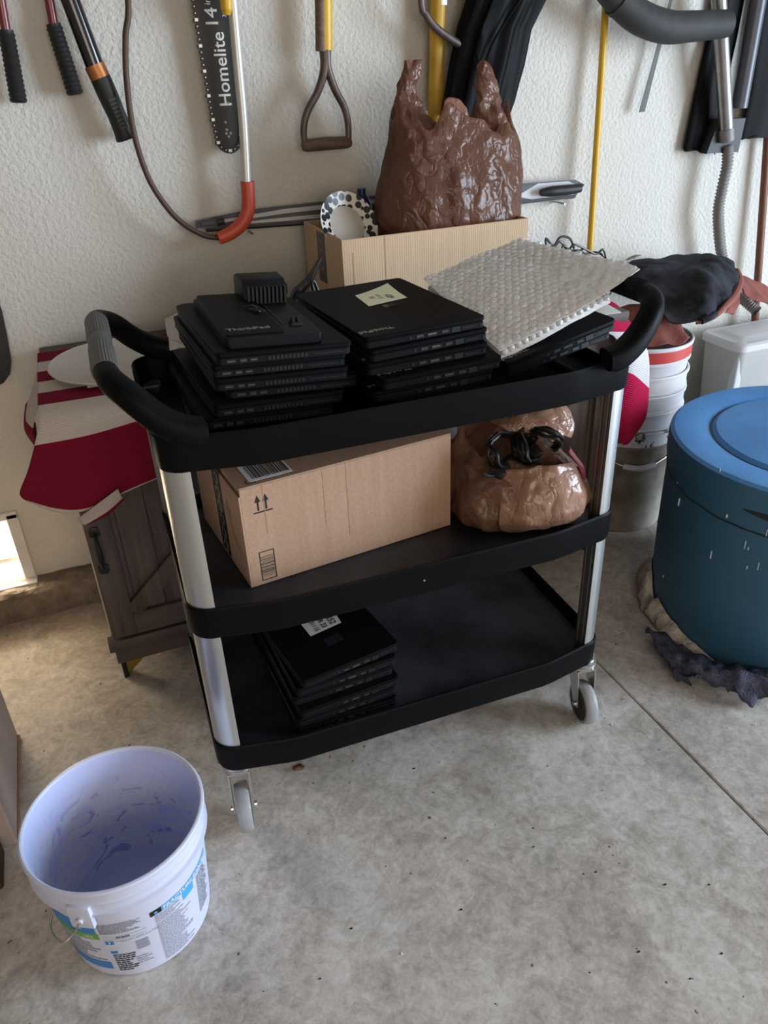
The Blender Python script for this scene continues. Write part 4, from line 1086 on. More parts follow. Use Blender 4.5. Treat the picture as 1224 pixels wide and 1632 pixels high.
# dish leaning in the carton
dM = Matrix.Translation((0.552,0.800,0.975)) @ Matrix.Rotation(math.radians(14),4,'Z') @ Matrix.Rotation(math.radians(62),4,'X')
dish = thing('dish', 'round dish with black spotted rim leaning in the open carton', 'dish', M=dM)
rd_ = 0.078
part('rim', lathe([(rd_*0.60,0.0),(rd_*0.62,0.0025),(rd_*0.97,0.0115),(rd_,0.0125),(rd_,0.0105),(rd_*0.98,0.009),(rd_*0.62,-0.003),(rd_*0.60,-0.003)], 56, cap0=False, cap1=False), M_platewhite, dish, local=True)
part('centre', lathe([(0.001,-0.003),(rd_*0.605,-0.003),(rd_*0.605,0.0),(rd_*0.55,-0.0005),(0.001,-0.001)], 48, cap0=False, cap1=False), M_plateclay, dish, local=True)
bm = lathe([(0.022,0),(0.025,0.003),(0.025,0.135),(0.016,0.150),(0.011,0.155),(0.011,0.170),(0.002,0.171)], 24, (0.632,0.905)); bm.transform(Matrix.Translation((0,0,0.8700)))
solo('blue_bottle', bm, M_blue, 'dark blue bottle between the spotted dish and the brown bag', 'bottle')
# cables hanging out over the left side of the carton
cbs = []
for k, P in enumerate(([(0.4215,0.62,0.944),(0.4038,0.62,0.9245),(0.3931,0.62,0.9025),(0.3678,0.62,0.8823),(0.351,0.62,0.8594),(0.3659,0.62,0.8318)], [(0.4199,0.63,0.9383),(0.4,0.63,0.912),(0.3835,0.63,0.892),(0.3611,0.63,0.8726),(0.35,0.63,0.8501),(0.3538,0.63,0.8282)], [(0.4184,0.6,0.9507),(0.4016,0.6,0.9232),(0.3909,0.6,0.9001),(0.3928,0.6,0.8723),(0.3787,0.6,0.8462)], [(0.3858,0.615,0.9045),(0.3999,0.615,0.8985),(0.407,0.615,0.8782),(0.4078,0.615,0.8528),(0.3912,0.615,0.8338)])):
    P = [V(p) for p in P]; q_ = P[-1]; P[-1] = V((q_.x, q_.y, (q_.z+0.74)/2)); P.append(V((q_.x-0.01, q_.y-0.01, 0.7415)))
    bm = tube(P, [0.0035,0.004,0.009 if k < 2 else 0.004,0.012 if k < 2 else 0.004]+[0.006 if k < 2 else .004]*(len(P)-4), 8, sub=5)
    solo('cable', bm, M_cable, ['thick black cable hanging over the left corner of the open carton','second thick black cable beside the open carton, nearer the wall','thin black cable hanging down the tape of the open carton','short black cable curl beside the open carton'][k], 'cable', 'cables by the open carton')

# black net of cord behind the bubble wrap
rnd = random.Random(5)
net = thing('cord_net', 'tangled black elastic cord net behind the bubble wrap by the yellow pole', 'net', (1.24, 0.80, SZ))
cords = []
for P in ([(1.1251,0.8,0.8523),(1.1188,0.8,0.8827),(1.1445,0.8,0.8601),(1.1648,0.8,0.881),(1.1956,0.8,0.8744),(1.2126,0.8,0.8458)], [(1.1482,0.81,0.8446),(1.1705,0.81,0.8672),(1.1992,0.81,0.8422),(1.2412,0.81,0.8341),(1.2748,0.81,0.8131),(1.3166,0.81,0.782)], [(1.186,0.79,0.8405),(1.2046,0.79,0.8584),(1.2474,0.79,0.8402),(1.2804,0.79,0.8246),(1.3045,0.79,0.8338),(1.3232,0.79,0.785)], [(1.1624,0.8,0.838),(1.1939,0.8,0.8277),(1.235,0.8,0.828),(1.2785,0.8,0.811),(1.3037,0.8,0.7767)], [(1.1131,0.795,0.8644),(1.1483,0.795,0.8472),(1.1777,0.795,0.8572),(1.2042,0.795,0.8341),(1.2402,0.795,0.8436)], [(1.2431,0.8,0.81),(1.2766,0.8,0.8284),(1.3141,0.8,0.8138),(1.3308,0.8,0.7822),(1.3033,0.8,0.7803)], [(1.1838,0.8,0.8254),(1.2268,0.8,0.8068),(1.2694,0.8,0.7983),(1.3145,0.8,0.7754),(1.3496,0.8,0.7533)]):
    part('cord', tube(P, 0.0032, 7, sub=5), M_cable, net)
for k in range(9):
    c = V((1.16+0.022*k, 0.80+rnd.uniform(-.02,.02), 0.805-0.012*k+rnd.uniform(0,.02))); r_ = rnd.uniform(.014,.026); ph = rnd.uniform(0,6)
    P = [c+V((r_*math.cos(t), r_*0.5*math.sin(t+ph), r_*math.sin(t)*0.8)) for t in [2*PI*i/9*0.9+ph for i in range(10)]]
    part('cord', tube(P, rnd.choice((0.0022,0.003)), 6, sub=3), M_cable, net)
part('cord_bundle', tube([(1.15,0.82,0.737),(1.20,0.80,0.765),(1.26,0.80,0.775),(1.31,0.80,0.755),(1.34,0.80,0.745)], [0.01,0.022,0.026,0.02,0.008], 10, sub=5), M_canvas, net)
part('cord', tube([(1.17,0.78,0.80),(1.22,0.775,0.792),(1.27,0.775,0.78),(1.31,0.78,0.765)], 0.006, 8, sub=5), M_cablebrown, net, label='brown cord')

# long blister pack lying on pegs along the wall behind the carton
wp = thing('wiper_pack', 'long clear blister pack with a blue wiper blade along the wall behind the carton', 'blister pack', (0.7379,0.985,0.9671))
wa, wb = V((0.2189,0.985,0.9842)), V((1.3628,0.985,0.9687))
wd_ = (wb-wa).normalized(); wn = V((0,-1,0)); wu = wd_.cross(wn)*-1 if wd_.cross(wn).z < 0 else wd_.cross(wn)
Ll = (wb-wa).length
def wq(s, t, d): return wa + wd_*(s*Ll) + wu*t*1.35 + wn*d
pr_ = [(0.0,-0.008),(0.03,-0.013),(0.3,-0.021),(0.9,-0.021),(0.97,-0.022),(1.0,0.008),(0.97,0.021),(0.9,0.022),(0.5,0.026),(0.12,0.018),(0.0,0.006)]
part('backing_card', loft([[wq(s,t*0.9,-0.004) for s,t in pr_],[wq(s,t*0.9,-0.0025) for s,t in pr_]]), M_navy, wp, smooth=False)
st1 = [(0.06,0.003),(0.2,0.012),(0.5,0.016),(0.5,0.009),(0.2,0.004),(0.06,-0.002)]
part('printed_stripe', loft([[wq(s,t,-0.0024) for s,t in st1],[wq(s,t,-0.0018) for s,t in st1]]), M_offwhite, wp, smooth=False)
st1 = [(0.10,-0.004),(0.25,-0.003),(0.46,-0.006),(0.46,-0.011),(0.25,-0.010),(0.10,-0.008)]
part('printed_stripe', loft([[wq(s,t,-0.0024) for s,t in st1],[wq(s,t,-0.0018) for s,t in st1]]), M_offwhite, wp, smooth=False)
st1 = [(0.80,-0.004),(0.86,-0.016),(0.96,-0.017),(0.985,0.004),(0.95,0.017),(0.86,0.018)]
part('printed_stripe', loft([[wq(s,t,-0.0024) for s,t in st1],[wq(s,t,-0.0018) for s,t in st1]]), M_offwhite, wp, smooth=False)
part('wiper_blade', join(tube([wq(0.02,-0.012,0.004),wq(0.3,-0.017,0.004),wq(0.62,-0.018,0.004),wq(0.97,-0.014,0.004)], 0.0045, 8, sub=8), tube([wq(0.01,0.0,0.006),wq(0.045,0.001,0.008)], [0.007,0.009], 10), tube([wq(0.045,0.001,0.008),wq(0.06,0.002,0.008)], [0.0115,0.0115], 12)), M_rubber, wp)
part('wiper_handle', tube([wq(0.86,0.001,0.014),wq(0.89,0.002,0.018),wq(0.94,0.002,0.018),wq(0.975,0.003,0.017)], [0.009,0.0145,0.0145,0.012], 12, sub=5), M_rubber, wp)
part('clear_cover', loft([[wq(s,t,-0.002) for s,t in pr_],[wq(s*0.98+0.01,t*0.8,0.016) for s,t in pr_]]), M_packclear, wp, smooth=False)
for s in (0.12, 0.6, 0.93):
    p = wq(s,-0.026,0); part('peg', tube([(p.x,WY+0.002,p.z),(p.x,0.962,p.z)], 0.003, 8), M_zinc, wp)

# ------------------------------------------------------------------ tools on the wall
RZ = 1.60                                                # underside of the tool board
def hook(t, x, y, z=None):
    z = z or 1.63
    part('hook', tube([(x, WY-0.020, z+0.012), (x, y-0.012, z+0.010), (x, y-0.018, z), (x, y-0.010, z-0.010), (x, y, z-0.008)], 0.0035, 8, sub=4), M_zinc, t)
# red loppers
lo = thing('loppers', 'red long-handled loppers with black ribbed grips hanging upside down at top left', 'loppers', (-0.0764,0.985,1.388))
for A, B, C_, k in (((-0.1036,0.985,1.4975), (-0.1107,0.985,1.3979), (-0.1189,0.985,1.2695), 0), ((-0.0099,0.985,1.5181), (-0.0144,0.985,1.4067), (0,0.985,1.2793), 1)):
    A, B, C_ = V(A), V(B), V(C_)
    A = B + (A-B)*(1.66-B.z)/(A.z-B.z) if k == 1 else B + (A-B)*2.2
    h = part('arm', tube([A, B, B+(C_-B)*0.2], [0.0100,0.0100,0.008], 14, sub=3), M_redhandle, lo)
    P = [B-(C_-B)*0.04]; R_ = [0.0150]
    for i in range(29):
        P.append(B+(C_-B)*(i/28)); e_ = 0.0160+0.0015*(i/28)
        R_.append(e_ + (0.0013 if i % 2 else -0.0010))
    P.append(B+(C_-B)*1.012); R_.append(0.011)
    part('grip', tube(P, R_, 14), M_rubber, lo, angle=0.9)
A, B = V((-0.1036,0.985,1.4975)), V((-0.1107,0.985,1.3979)); p = B+(A-B)*2.2
q2 = V((-0.0144,0.985,1.4067)); q1 = V((-0.0099,0.985,1.5181)); p2 = q2+(q1-q2)*(1.66-q2.z)/(q1.z-q2.z)
part('pivot', join(tube([p, p2], 0.011, 10), tube([p2, p2+V((0,0.03,0))], 0.008, 10)), M_steel, lo)
hook(lo, p2.x, 0.985)
# black shaft with orange ring
A, B, C_, E_ = [V(p) for p in [(0.0284,0.975,1.4523),(0.0509,0.975,1.3338),(0.0587,0.975,1.3083),(0.0919,0.975,1.1836)]]
A = B+(A-B)*(1.64-B.z)/(A.z-B.z)
ax = thing('long_handled_tool', 'glossy black shaft with orange ring and black grip hanging between loppers and brown cable', 'tool', tuple(E_))
part('shaft', tube([A, B+(C_-B)*0.2], [0.0190,0.0200], 20), M_gloss, ax)
part('ring', tube([B, C_], 0.0222, 20), M_copper, ax)
d_ = (E_-C_)
part('grip', tube([C_-d_*0.02, C_+d_*0.02, C_+d_*0.3, C_+d_*0.6, C_+d_*0.85, C_+d_*0.97, C_+d_], [0.020,0.0222,0.0222,0.0205,0.0225,0.0255,0.021], 20, sub=4), M_rubber, ax)
ins = []
for k in range(8):
    c = C_+d_*(0.34+0.065*k)+V((0.003,-0.0205,0.0))
    q = box(-0.0085,0.0085,-0.003,0.0015,-0.0035,0.0035,0.001); q.transform(Matrix.Translation(c) @ Matrix.Rotation(math.atan2(d_.x,-d_.z)*-1,4,'Y')); ins.append(q)
part('grip_ribs', join(*ins), M_greygrip, ax)
hook(ax, A.x, 0.975)
# drain auger: tube, red boot, brown coil cable
au = thing('drain_auger', 'drain auger with grey tube, orange-red elbow boot and looping brown cable', 'drain auger', (0.3521,0.94,1.017))
P = [(0.3679,0.94,1.513),(0.364,0.94,1.4451),(0.3603,0.94,1.3132),(0.3569,0.94,1.1976),(0.3475,0.94,1.0664)]
P = [V(p) for p in P]; P[0] = P[1]+(P[1]-P[2])*((1.63-P[1].z)/(P[1].z-P[2].z)); 
part('tube', tube(P, 0.0115, 18, sub=4), M_tubewhite, au)
part('boot', tube([(0.3503,0.94,1.0761),(0.3477,0.94,1.032),(0.3409,0.94,1.0035),(0.3218,0.94,0.9788),(0.2943,0.94,0.9623),(0.2614,0.94,0.9524)], [0.0165,0.0165,0.0165,0.0165,0.0165,0.0150], 18, sub=6), M_boot, au)
P = [V(p) for p in [(0.2678,0.94,0.9532),(0.2273,0.94,0.9635),(0.1795,0.94,0.9976),(0.1457,0.94,1.0434),(0.1183,0.94,1.1075),(0.1051,0.94,1.2001),(0.1095,0.94,1.299),(0.1231,0.94,1.3809),(0.1416,0.94,1.4483)]]
P.append(V((P[-1].x+0.01, 0.955, 1.62)))
sm_ = crom(P, 40); part('coil_cable', tube(sm_, [0.0066+(0.0006 if i % 2 else -0.0006) for i in range(len(sm_))], 10), M_cablebrown, au, angle=2)
hook(au, sm_[-1].x, 0.95); hook(au, P[0].x if False else 0.3632, 0.93, 1.62)
# chainsaw bar with its chain
bar = thing('chainsaw_bar', 'dark chainsaw guide bar with chain and white lettering hanging nose down', 'chainsaw bar', (0.3192,0.985,1.1363))
bt0, bt1 = V((0.3292,0.985,1.4486)), V((0.3263,0.985,1.1428))
ux = (bt0-bt1).normalized(); uy = V((0,-1,0)); uz = ux.cross(uy)*-1            # ux up along the bar, uz to the right
if uz.x < 0: uz = -uz
LBR = (bt0-bt1).length + 0.17
def bp(a, c, d): return bt1 + ux*a + uz*c + V((0,-1,0))*d
out_ = []
hw0, hw1 = 0.0275, 0.050
def half(a): return hw0+(hw1-hw0)*min(1, a/(LBR))
nose = [(0.030-0.030*math.cos(t), 0.029*math.sin(t)) for t in [PI/2*i/8 for i in range(9)]]
right = nose + [(0.08, half(0.05)+0.004), (0.2, half(0.2)+0.003), (LBR, half(LBR))]
outl = [(a, c) for a, c in right] + [(a, -c) for a, c in right[::-1][:-1]]
part('guide_bar', loft([[bp(a,c,0.0) for a,c in outl],[bp(a,c,0.005) for a,c in outl]]), M_bar, bar, smooth=False)
cov = [(a*1.0-0.008, c*1.12) for a, c in outl if a < 0.02]
rn = sorted([(a,c) for a,c in outl if a < 0.028], key=lambda q: q[1])
part('nose_guard', loft([[bp(a-0.006, c*1.05, -0.002) for a,c in rn]+[bp(a+0.006, c*0.9, -0.002) for a,c in rn[::-1]],[bp(a-0.006, c*1.05, 0.008) for a,c in rn]+[bp(a+0.006, c*0.9, 0.008) for a,c in rn[::-1]]]), M_rubber, bar, smooth=False)
lk, rv = [], []
path = [(a, c) for a, c in outl]
segs = []
i_ = 0; step = 0.0125; acc = 0
for (a0,c0),(a1,c1) in zip(path, path[1:]):
    l_ = math.hypot(a1-a0, c1-c0); t = acc
    while t < l_:
        f_ = t/l_; segs.append((a0+(a1-a0)*f_, c0+(c1-c0)*f_, math.atan2(c1-c0, a1-a0))); t += step
    acc = t-l_
for k, (a, c, an) in enumerate(segs):
    nx, nc = -math.sin(an), math.cos(an)
    if nc*c < 0 and abs(c) > 0.005: nx, nc = -nx, -nc
    h_ = 0.0075 if k % 4 == 0 else 0.0045
    ta, tc_ = math.cos(an), math.sin(an)
    def lp_(u, w_): return (a+ta*u+nx*w_, c+tc_*u+nc*w_)
    pts = [lp_(-0.0055,-0.004), lp_(0.0055,-0.004), lp_(0.005,h_*0.55), lp_(0.0015,h_), lp_(-0.005,h_*0.5)]
    lk.append(loft([[bp(x_,y_,-0.001) for x_,y_ in pts],[bp(x_,y_,0.0072) for x_,y_ in pts]]))
    o_ = bp(*lp_(0,-0.0005), 0.0072)
    if k % 4 == 0:
        q = box(-0.004,0.004,-0.0014,0,-0.0035,0.0035,0.0005,1)
    else: q = lathe([(0.0017,0),(0.0014,0.0010)], 7); q.transform(Matrix.Rotation(PI/2,4,'X'))
    q.transform(Matrix.Translation(o_)); rv.append(q)
ch = part('chain', join(*lk), M_chain, bar, kind='stuff', smooth=False)
part('rivets', join(*rv), M_chainbright, bar, kind='stuff', smooth=False)
def bar_text(s, size, a, c, m, rot=0):
    tb = text_bm(s, size, 0.00015, bold=0.0004 if size > .02 else 0)
    Mx = frame(bp(a, c, 0.0052), ux, -uz)
    tb.transform(Mx); part('lettering', tb, m, bar, smooth=False)
bar_text('Homelite', 0.040, 0.170, 0.004, M_letter)
bar_text('14', 0.040, 0.272, -0.006, M_letter); bar_text('in', 0.019, 0.303, -0.012, M_letter); bar_text('35 cm', 0.0125, 0.288, 0.023, M_letter)
dots = []
for a, c in ((0.038,0.006),(0.046,-0.002),(0.038,-0.004),(0.031,0.001),(0.062,-0.003),(0.102,0.008)):
    q = lathe([(0.003,0),(0.003,0.0003)], 10); q.transform(Matrix.Translation(bp(a,c,0.0051)) @ Matrix.Rotation(PI/2,4,'X')); dots.append(q)
part('rivet_holes', join(*dots), M_groove, bar, smooth=False)
hook(bar, bp(LBR-0.01,0,0).x, 0.985, 1.635)
# yellow handle tip in front of it
yt = thing('hand_tool', 'yellow rounded handle end hanging over the chainsaw bar beside the grey tube', 'handle', (0.3512,0.955,1.4205))
P = [V(p) for p in [(0.3492,0.915,1.4775),(0.3444,0.915,1.4437),(0.3435,0.915,1.4277),(0.3419,0.915,1.4162)]]; P[0] = V((P[0].x,0.915,1.63))
part('shaft', tube(P, [0.0130,0.0135,0.0130,0.007], 16, sub=3), M_yellow, yt); hook(yt, P[0].x, 0.915)
# D-handled shovel
sv = thing('shovel', 'shovel hanging upside down with yellow shaft and worn wooden D-grip', 'shovel', (0.5653,0.965,1.1273))
P = [V(p) for p in [(0.5883,0.965,1.4915),(0.5859,0.965,1.4435),(0.5794,0.965,1.3437)]]; P[0] = P[2]+(P[1]-P[2])*((1.63-P[2].z)/(P[1].z-P[2].z))
bmv = tube([P[0],P[2]], 0.0185, 20)
part('shaft', bmv, M_yellow, sv)
dxs = V((-0.0125,-0.006,0)); part('worn_side', tube([P[0]+dxs, P[2]+dxs+V((0,0,-0.002))], 0.0125, 14), M_rustwood, sv)  # brown strip along the left of the yellow shaft
tn = [V(p) for p in [(0.5784,0.965,1.3501),(0.5747,0.965,1.305),(0.555,0.965,1.2595),(0.5241,0.965,1.2166),(0.5111,0.965,1.1803),(0.5108,0.965,1.1425)]]
part('yoke_arm', tube(tn, [0.0135,0.0105,0.0095,0.009,0.0085,0.0075], 12, sub=5), M_rustmetal, sv)
tn = [V(p) for p in [(0.5815,0.965,1.35),(0.5828,0.965,1.3073),(0.5985,0.965,1.2602),(0.6201,0.965,1.2196),(0.6274,0.965,1.1801),(0.6248,0.965,1.1405)]]
part('yoke_arm', tube(tn, [0.0135,0.0105,0.0095,0.009,0.0085,0.0075], 12, sub=5), M_rustmetal, sv)
gg = [V(p) for p in [(0.5042,0.965,1.1415),(0.5173,0.965,1.1421),(0.5666,0.965,1.143),(0.6165,0.965,1.1425),(0.6317,0.965,1.1429)]]
part('grip_bar', tube(gg, [0.0105,0.0145,0.0155,0.0145,0.0105], 16, sub=5), M_rustwood, sv)
hook(sv, P[0].x, 0.965)
# thick yellow handle behind the bag with a paper label
yh = thing('yellow_tool_handle', 'thick yellow tool handle hanging behind the brown bag', 'tool handle', (0.8731,0.975,1.1869))
P = [V(p) for p in [(0.885,0.975,1.4905),(0.8814,0.975,1.4399),(0.8687,0.975,1.0824)]]; P[0] = P[2]+(P[1]-P[2])*((1.63-P[2].z)/(P[1].z-P[2].z))
part('shaft', tube([P[0],P[1],P[2]], 0.0195, 20), M_yellowdark, yh)
lbp = lathe([(0.0199,0),(0.0199,0.05)], 10, a0=-2.2, a1=-0.9, cap0=False, cap1=False); lbp.transform(Matrix.Translation(V((0.8865,0.975,1.4282))))
part('paper_label', lbp, M_labelwhite, yh); hook(yh, P[0].x, 0.975)
# hooked brown rod
hk = thing('hooked_rod', 'brown curved metal hook crossing the thick yellow handle', 'hook', (0.8713,0.93,1.3599))
P = [V(p) for p in [(0.8134,0.935,1.4753),(0.8176,0.935,1.4381),(0.8287,0.935,1.4102),(0.8518,0.935,1.3841),(0.8857,0.935,1.3623),(0.9168,0.935,1.3455),(0.9309,0.935,1.3344)]]; P[0] = V((P[1].x-0.003,0.945,1.62))
part('rod', tube(P, [0.0075,0.0085,0.009,0.0095,0.0095,0.0095,0.008], 14, sub=5), M_rustmetal, hk); hook(hk, P[0].x, 0.945, 1.615)
# folded black canopy
cnp = thing('folded_umbrella', 'folded black patio umbrella cloth hanging behind the brown bag', 'umbrella', (1.0132,0.94,1.1728))
rows = []
prof = [[(0.9209,1.511),(0.9439,1.436),(0.9224,1.3848),(0.9007,1.3056),(0.8835,1.2235),(0.8764,1.1883)], [(1.1899,1.5104),(1.1634,1.4328),(1.1238,1.3693),(1.1102,1.2909),(1.0883,1.2131),(1.068,1.1671)]]
loops = []
for i in range(6):
    (xl, zl), (xr, zr) = prof[0][i], prof[1][i]
    if i == 0: zl = zr = 1.60
    L = []
    n = 72
    for k in range(n):
        a = 2*PI*k/n
        fold_ = 1+0.10*math.sin(9*a+0.5*i)+0.05*math.sin(17*a)
        x = (xl+xr)/2+(xr-xl)/2*math.cos(a)*(1 if abs(math.cos(a)) > .9 else fold_*0.97); y = 0.945+0.045*math.sin(a)*fold_
        z = zl+(zr-zl)*(0.5+0.5*math.cos(a))
        L.append((x, y, z))
    loops.append(L)
big_ = []
for a_, b_ in zip(loops, loops[1:]):
    for t in range(6): big_.append([V(p).lerp(V(q), t/6) for p, q in zip(a_, b_)])
big_.append([V(p) for p in loops[-1]])
part('cloth', loft(big_), M_nylon, cnp, angle=0.9)
part('tie_strap', tube([(0.9473,0.893,1.3235),(0.9622,0.893,1.2894),(0.9987,0.893,1.3551),(1.0733,0.893,1.4444)], 0.003, 6, sub=5), M_nylon, cnp)
hook(cnp, (prof[0][0][0]+prof[1][0][0])/2, 0.955, 1.61)
# thin yellow pole leaning on the wall
yp = thing('yellow_pole', 'slim yellow pole leaning upright on the wall right of the carton', 'pole', (1.3828,0.965,0.7157))
A, B = V((1.3804,0.985,1.4333)), V((1.3824,0.96,0.7918)); d_ = (B-A)
part('pole', tube([A-d_*((1.66-A.z)/(A.z-B.z)), A+d_*((A.z-SZ-0.002)/(A.z-B.z))], 0.0098, 16), M_yellow, yp); hook(yp, (A-d_*((1.63-A.z)/(A.z-B.z))).x, 0.985)
# thin steel blade
bl_ = [V(p) for p in [(1.5718,0.99,1.3396),(1.5848,0.99,1.3393),(1.5508,0.99,1.1593),(1.531,0.99,1.1588)]]
kb_ = thing('saw_blade', 'thin dull steel blade hanging right of the yellow pole', 'blade', tuple(bl_[2]))
ext = [bl_[0]+(bl_[0]-bl_[3])*0.9, bl_[1]+(bl_[1]-bl_[2])*0.9]
ol = [bl_[3], bl_[2], ext[1], ext[0]]
part('blade', loft([[p for p in ol],[p+V((0,-0.0018,0)) for p in ol]]), M_steel, kb_, smooth=False)
hook(kb_, (ext[0].x+ext[1].x)/2, 0.99, 1.63 if ext[0].z > 1.62 else ext[0].z)
# leaf blower tube with elbow
bw_ = thing('blower_tube', 'dusty dark grey plastic elbow tube across the top right corner', 'tube', (1.514,0.9,1.3697))
P = [V(p) for p in [(1.2819,0.9,1.4881),(1.3557,0.9,1.428),(1.4301,0.9,1.3884),(1.5189,0.9,1.3653),(1.6087,0.9,1.3646),(1.7219,0.9,1.3678)]]
part('tube', tube(P, [0.034,0.036,0.040,0.040,0.037,0.034], 28, sub=6), M_vac, bw_)
P2 = P[0]+(P[0]-P[1])*0.9; part('straight_tube', tube([P2, P[0], P[0]+(P[1]-P[0])*0.15], [0.031,0.031,0.035], 24), M_vac, bw_)
part('collar', tube([P[1]-(P[1]-P[0])*.05, P[1]+(P[2]-P[1])*.12], 0.040, 28), M_vac, bw_)
part('bracket', tube([(P[2].x,0.90,P[2].z+0.02),(P[2].x,0.96,P[2].z+0.05),(P[2].x,WY+0.002,P[2].z+0.05)], 0.006, 8), M_zinc, bw_)
# vacuum wand with hose
vw = thing('vacuum_wand', 'grey metal vacuum wand with corrugated hose hanging at the right of the wall', 'vacuum wand', (1.8248,0.94,1.0492))
P = [V(p) for p in [(1.705,0.945,1.4829),(1.7241,0.945,1.4256),(1.8289,0.945,1.083)]]; P[0] = P[2]+(P[1]-P[2])*((1.63-P[2].z)/(P[1].z-P[2].z))
part('wand', tube([P[0],P[1],P[2]], 0.0205, 24), M_chrome, vw)
part('collar', tube([(1.8226,0.945,1.1005),(1.8325,0.945,1.0674)], 0.0225, 24), M_hose, vw)
q = [V(p) for p in [(1.7712,0.965,1.0356),(1.8941,0.965,1.0304),(1.901,0.965,1.1239),(1.7995,0.965,1.1263)]]
part('floor_head', loft([[p+V((0,0.02,0)) for p in q],[p+V((0,-0.012,0)) for p in q]]), M_rubber, vw, smooth=False)
P = [V(p) for p in [(1.8455,0.95,1.0523),(1.8553,0.95,0.9988),(1.8511,0.95,0.9306),(1.8506,0.95,0.8657),(1.8683,0.95,0.7972),(1.8947,0.95,0.7256)]]+[V(p) for p in [(1.9089,0.93,0.6733),(1.9311,0.9,0.6154),(1.9384,0.85,0.5846),(1.9575,0.82,0.5602)]]
sm_ = crom(P, 26); part('hose', tube(sm_, [0.0155+(0.0022 if (i//2) % 2 else -0.0012) for i in range(len(sm_))], 14), M_hose, vw, angle=2)
part('hose_cuff', tube([sm_[-6], sm_[-1]+(sm_[-1]-sm_[-4])*1.2], 0.0175, 16), M_rubber, vw)
hook(vw, P[0].x if False else 1.705, 0.945)
# second dark wand
v2 = thing('dark_wand', 'dark blue-grey tube leaning right of the metal wand', 'tube', (1.8776,0.965,1.1303))
P = [V(p) for p in [(1.8934,0.968,1.4544),(1.885,0.968,1.4248),(1.8825,0.968,1.1519)]]; P[0] = P[2]+(P[1]-P[2])*((1.63-P[2].z)/(P[1].z-P[2].z))
part('tube', tube(P, 0.024, 20, sub=2), mat('blue_grey_tube', (0.075,0.08,0.10), 0.35, spec=0.5), v2); hook(v2, P[0].x, 0.96)
# black cloth cases behind the wands
def cloth_case(name, label, L, y, seed):
    c = thing(name, label, 'cloth', L[-1])
    lf, rt = L[0], L[1]
    loops = []
    for i in range(len(lf)):
        (xl, zl), (xr, zr) = lf[i], rt[i]
        lo_ = []
        for k in range(40):
            a = 2*PI*k/40; f_ = 1+0.10*math.sin(7*a+seed+i*0.4)
            lo_.append((( xl+xr)/2+(xr-xl)/2*math.cos(a), y+0.014*math.sin(a)*f_, zl+(zr-zl)*(0.5+0.5*math.cos(a))+ (0.006*math.sin(5*a) if i == len(lf)-1 else 0)))
        loops.append(lo_)
    bg_ = []
    for a_, b_ in zip(loops, loops[1:]):
        for t in range(6): bg_.append([V(p).lerp(V(q), t/6) for p, q in zip(a_, b_)])
    bg_.append([V(p) for p in loops[-1]])
    part('cloth', loft(bg_), M_nylon, c, angle=0.9)
    return c
x_ = [(1.7614,1.5159),(1.7511,1.338),(1.7347,1.1953),(1.7214,1.0472)]; y_ = [(1.8729,1.5157),(1.86,1.3349),(1.8465,1.1899),(1.8463,1.0278)]
x_[0] = (x_[0][0], 1.60); y_[0] = (y_[0][0], 1.60)
cc_ = cloth_case('cloth_case', 'black cloth sleeve hanging behind the metal wand', [x_, y_, (x_[-1][0], 0.998, x_[-1][1])], 1.000, 1.0); hook(cc_, (x_[0][0]+y_[0][0])/2, 0.995, 1.61)
x_ = [(1.9075,1.5134),(1.9158,1.3326),(1.9243,1.1865),(1.9171,1.067)]; y_ = [(2.1797,1.5128),(2.167,1.3257),(2.1634,1.175),(2.1591,1.0602)]
x_[0] = (x_[0][0], 1.60); y_[0] = (y_[0][0], 1.60)
cc_ = cloth_case('cloth_case', 'black cloth hanging at the far right edge above the brown pole', [x_, y_, (x_[-1][0], 0.975, x_[-1][1])], 0.982, 2.0); hook(cc_, (x_[0][0]+y_[0][0])/2, 0.98, 1.61)
# reddish brown pole at the far right
A, B = V((2.042,0.985,1.0221)), V((2.0937,0.97,0.6259)); d_ = B-A
bpz = thing('brown_pole', 'reddish brown wooden pole standing at the far right against the wall', 'pole', tuple(A+d_*((A.z-0.083)/(A.z-B.z))))
part('pole', tube([A-d_*((1.62-A.z)/(A.z-B.z)), A+d_*((A.z-0.086)/(A.z-B.z))], 0.0125, 14), mat('red_brown_pole', (0.20,0.065,0.025), 0.5, var=0.5, vscale=16, stretch=(8,8,1)), bpz); hook(bpz, (A-d_*((1.61-A.z)/(A.z-B.z))).x, 0.985, 1.612)
# spade blade at the left edge
sp = thing('spade', 'weathered dark spade blade hanging flat at the left edge', 'spade', (-0.3182,1,0.6594))
oP = [(-0.2706,0.871),(-0.2686,0.8257),(-0.2733,0.7646),(-0.2789,0.7097),(-0.2902,0.6775),(-0.3098,0.6579),(-0.3417,0.6471),(-0.3943,0.6435),(-0.431,0.6633),(-0.4362,0.7029),(-0.4158,0.7867),(-0.3842,0.8717),(-0.3384,0.8918)]
part('blade', loft([[(x,1.012,z) for x,z in oP],[(x,1.004,z) for x,z in oP],[(x*0.985-0.004,1.000,z) for x,z in oP]]), M_spade, sp, smooth=False)
xx_, zz_ = oP[-1]; part('shaft', tube([(xx_-0.02,0.998,zz_-0.02),(xx_-0.03,0.99,zz_+0.2),(xx_-0.04,0.985,1.64)], 0.014, 12, sub=3), M_rustwood, sp)
part('socket', tube([(xx_-0.016,0.998,zz_-0.06),(xx_-0.02,0.997,zz_+0.05)], [0.006,0.017], 12), M_spade, sp); hook(sp, xx_-0.04, 0.985)

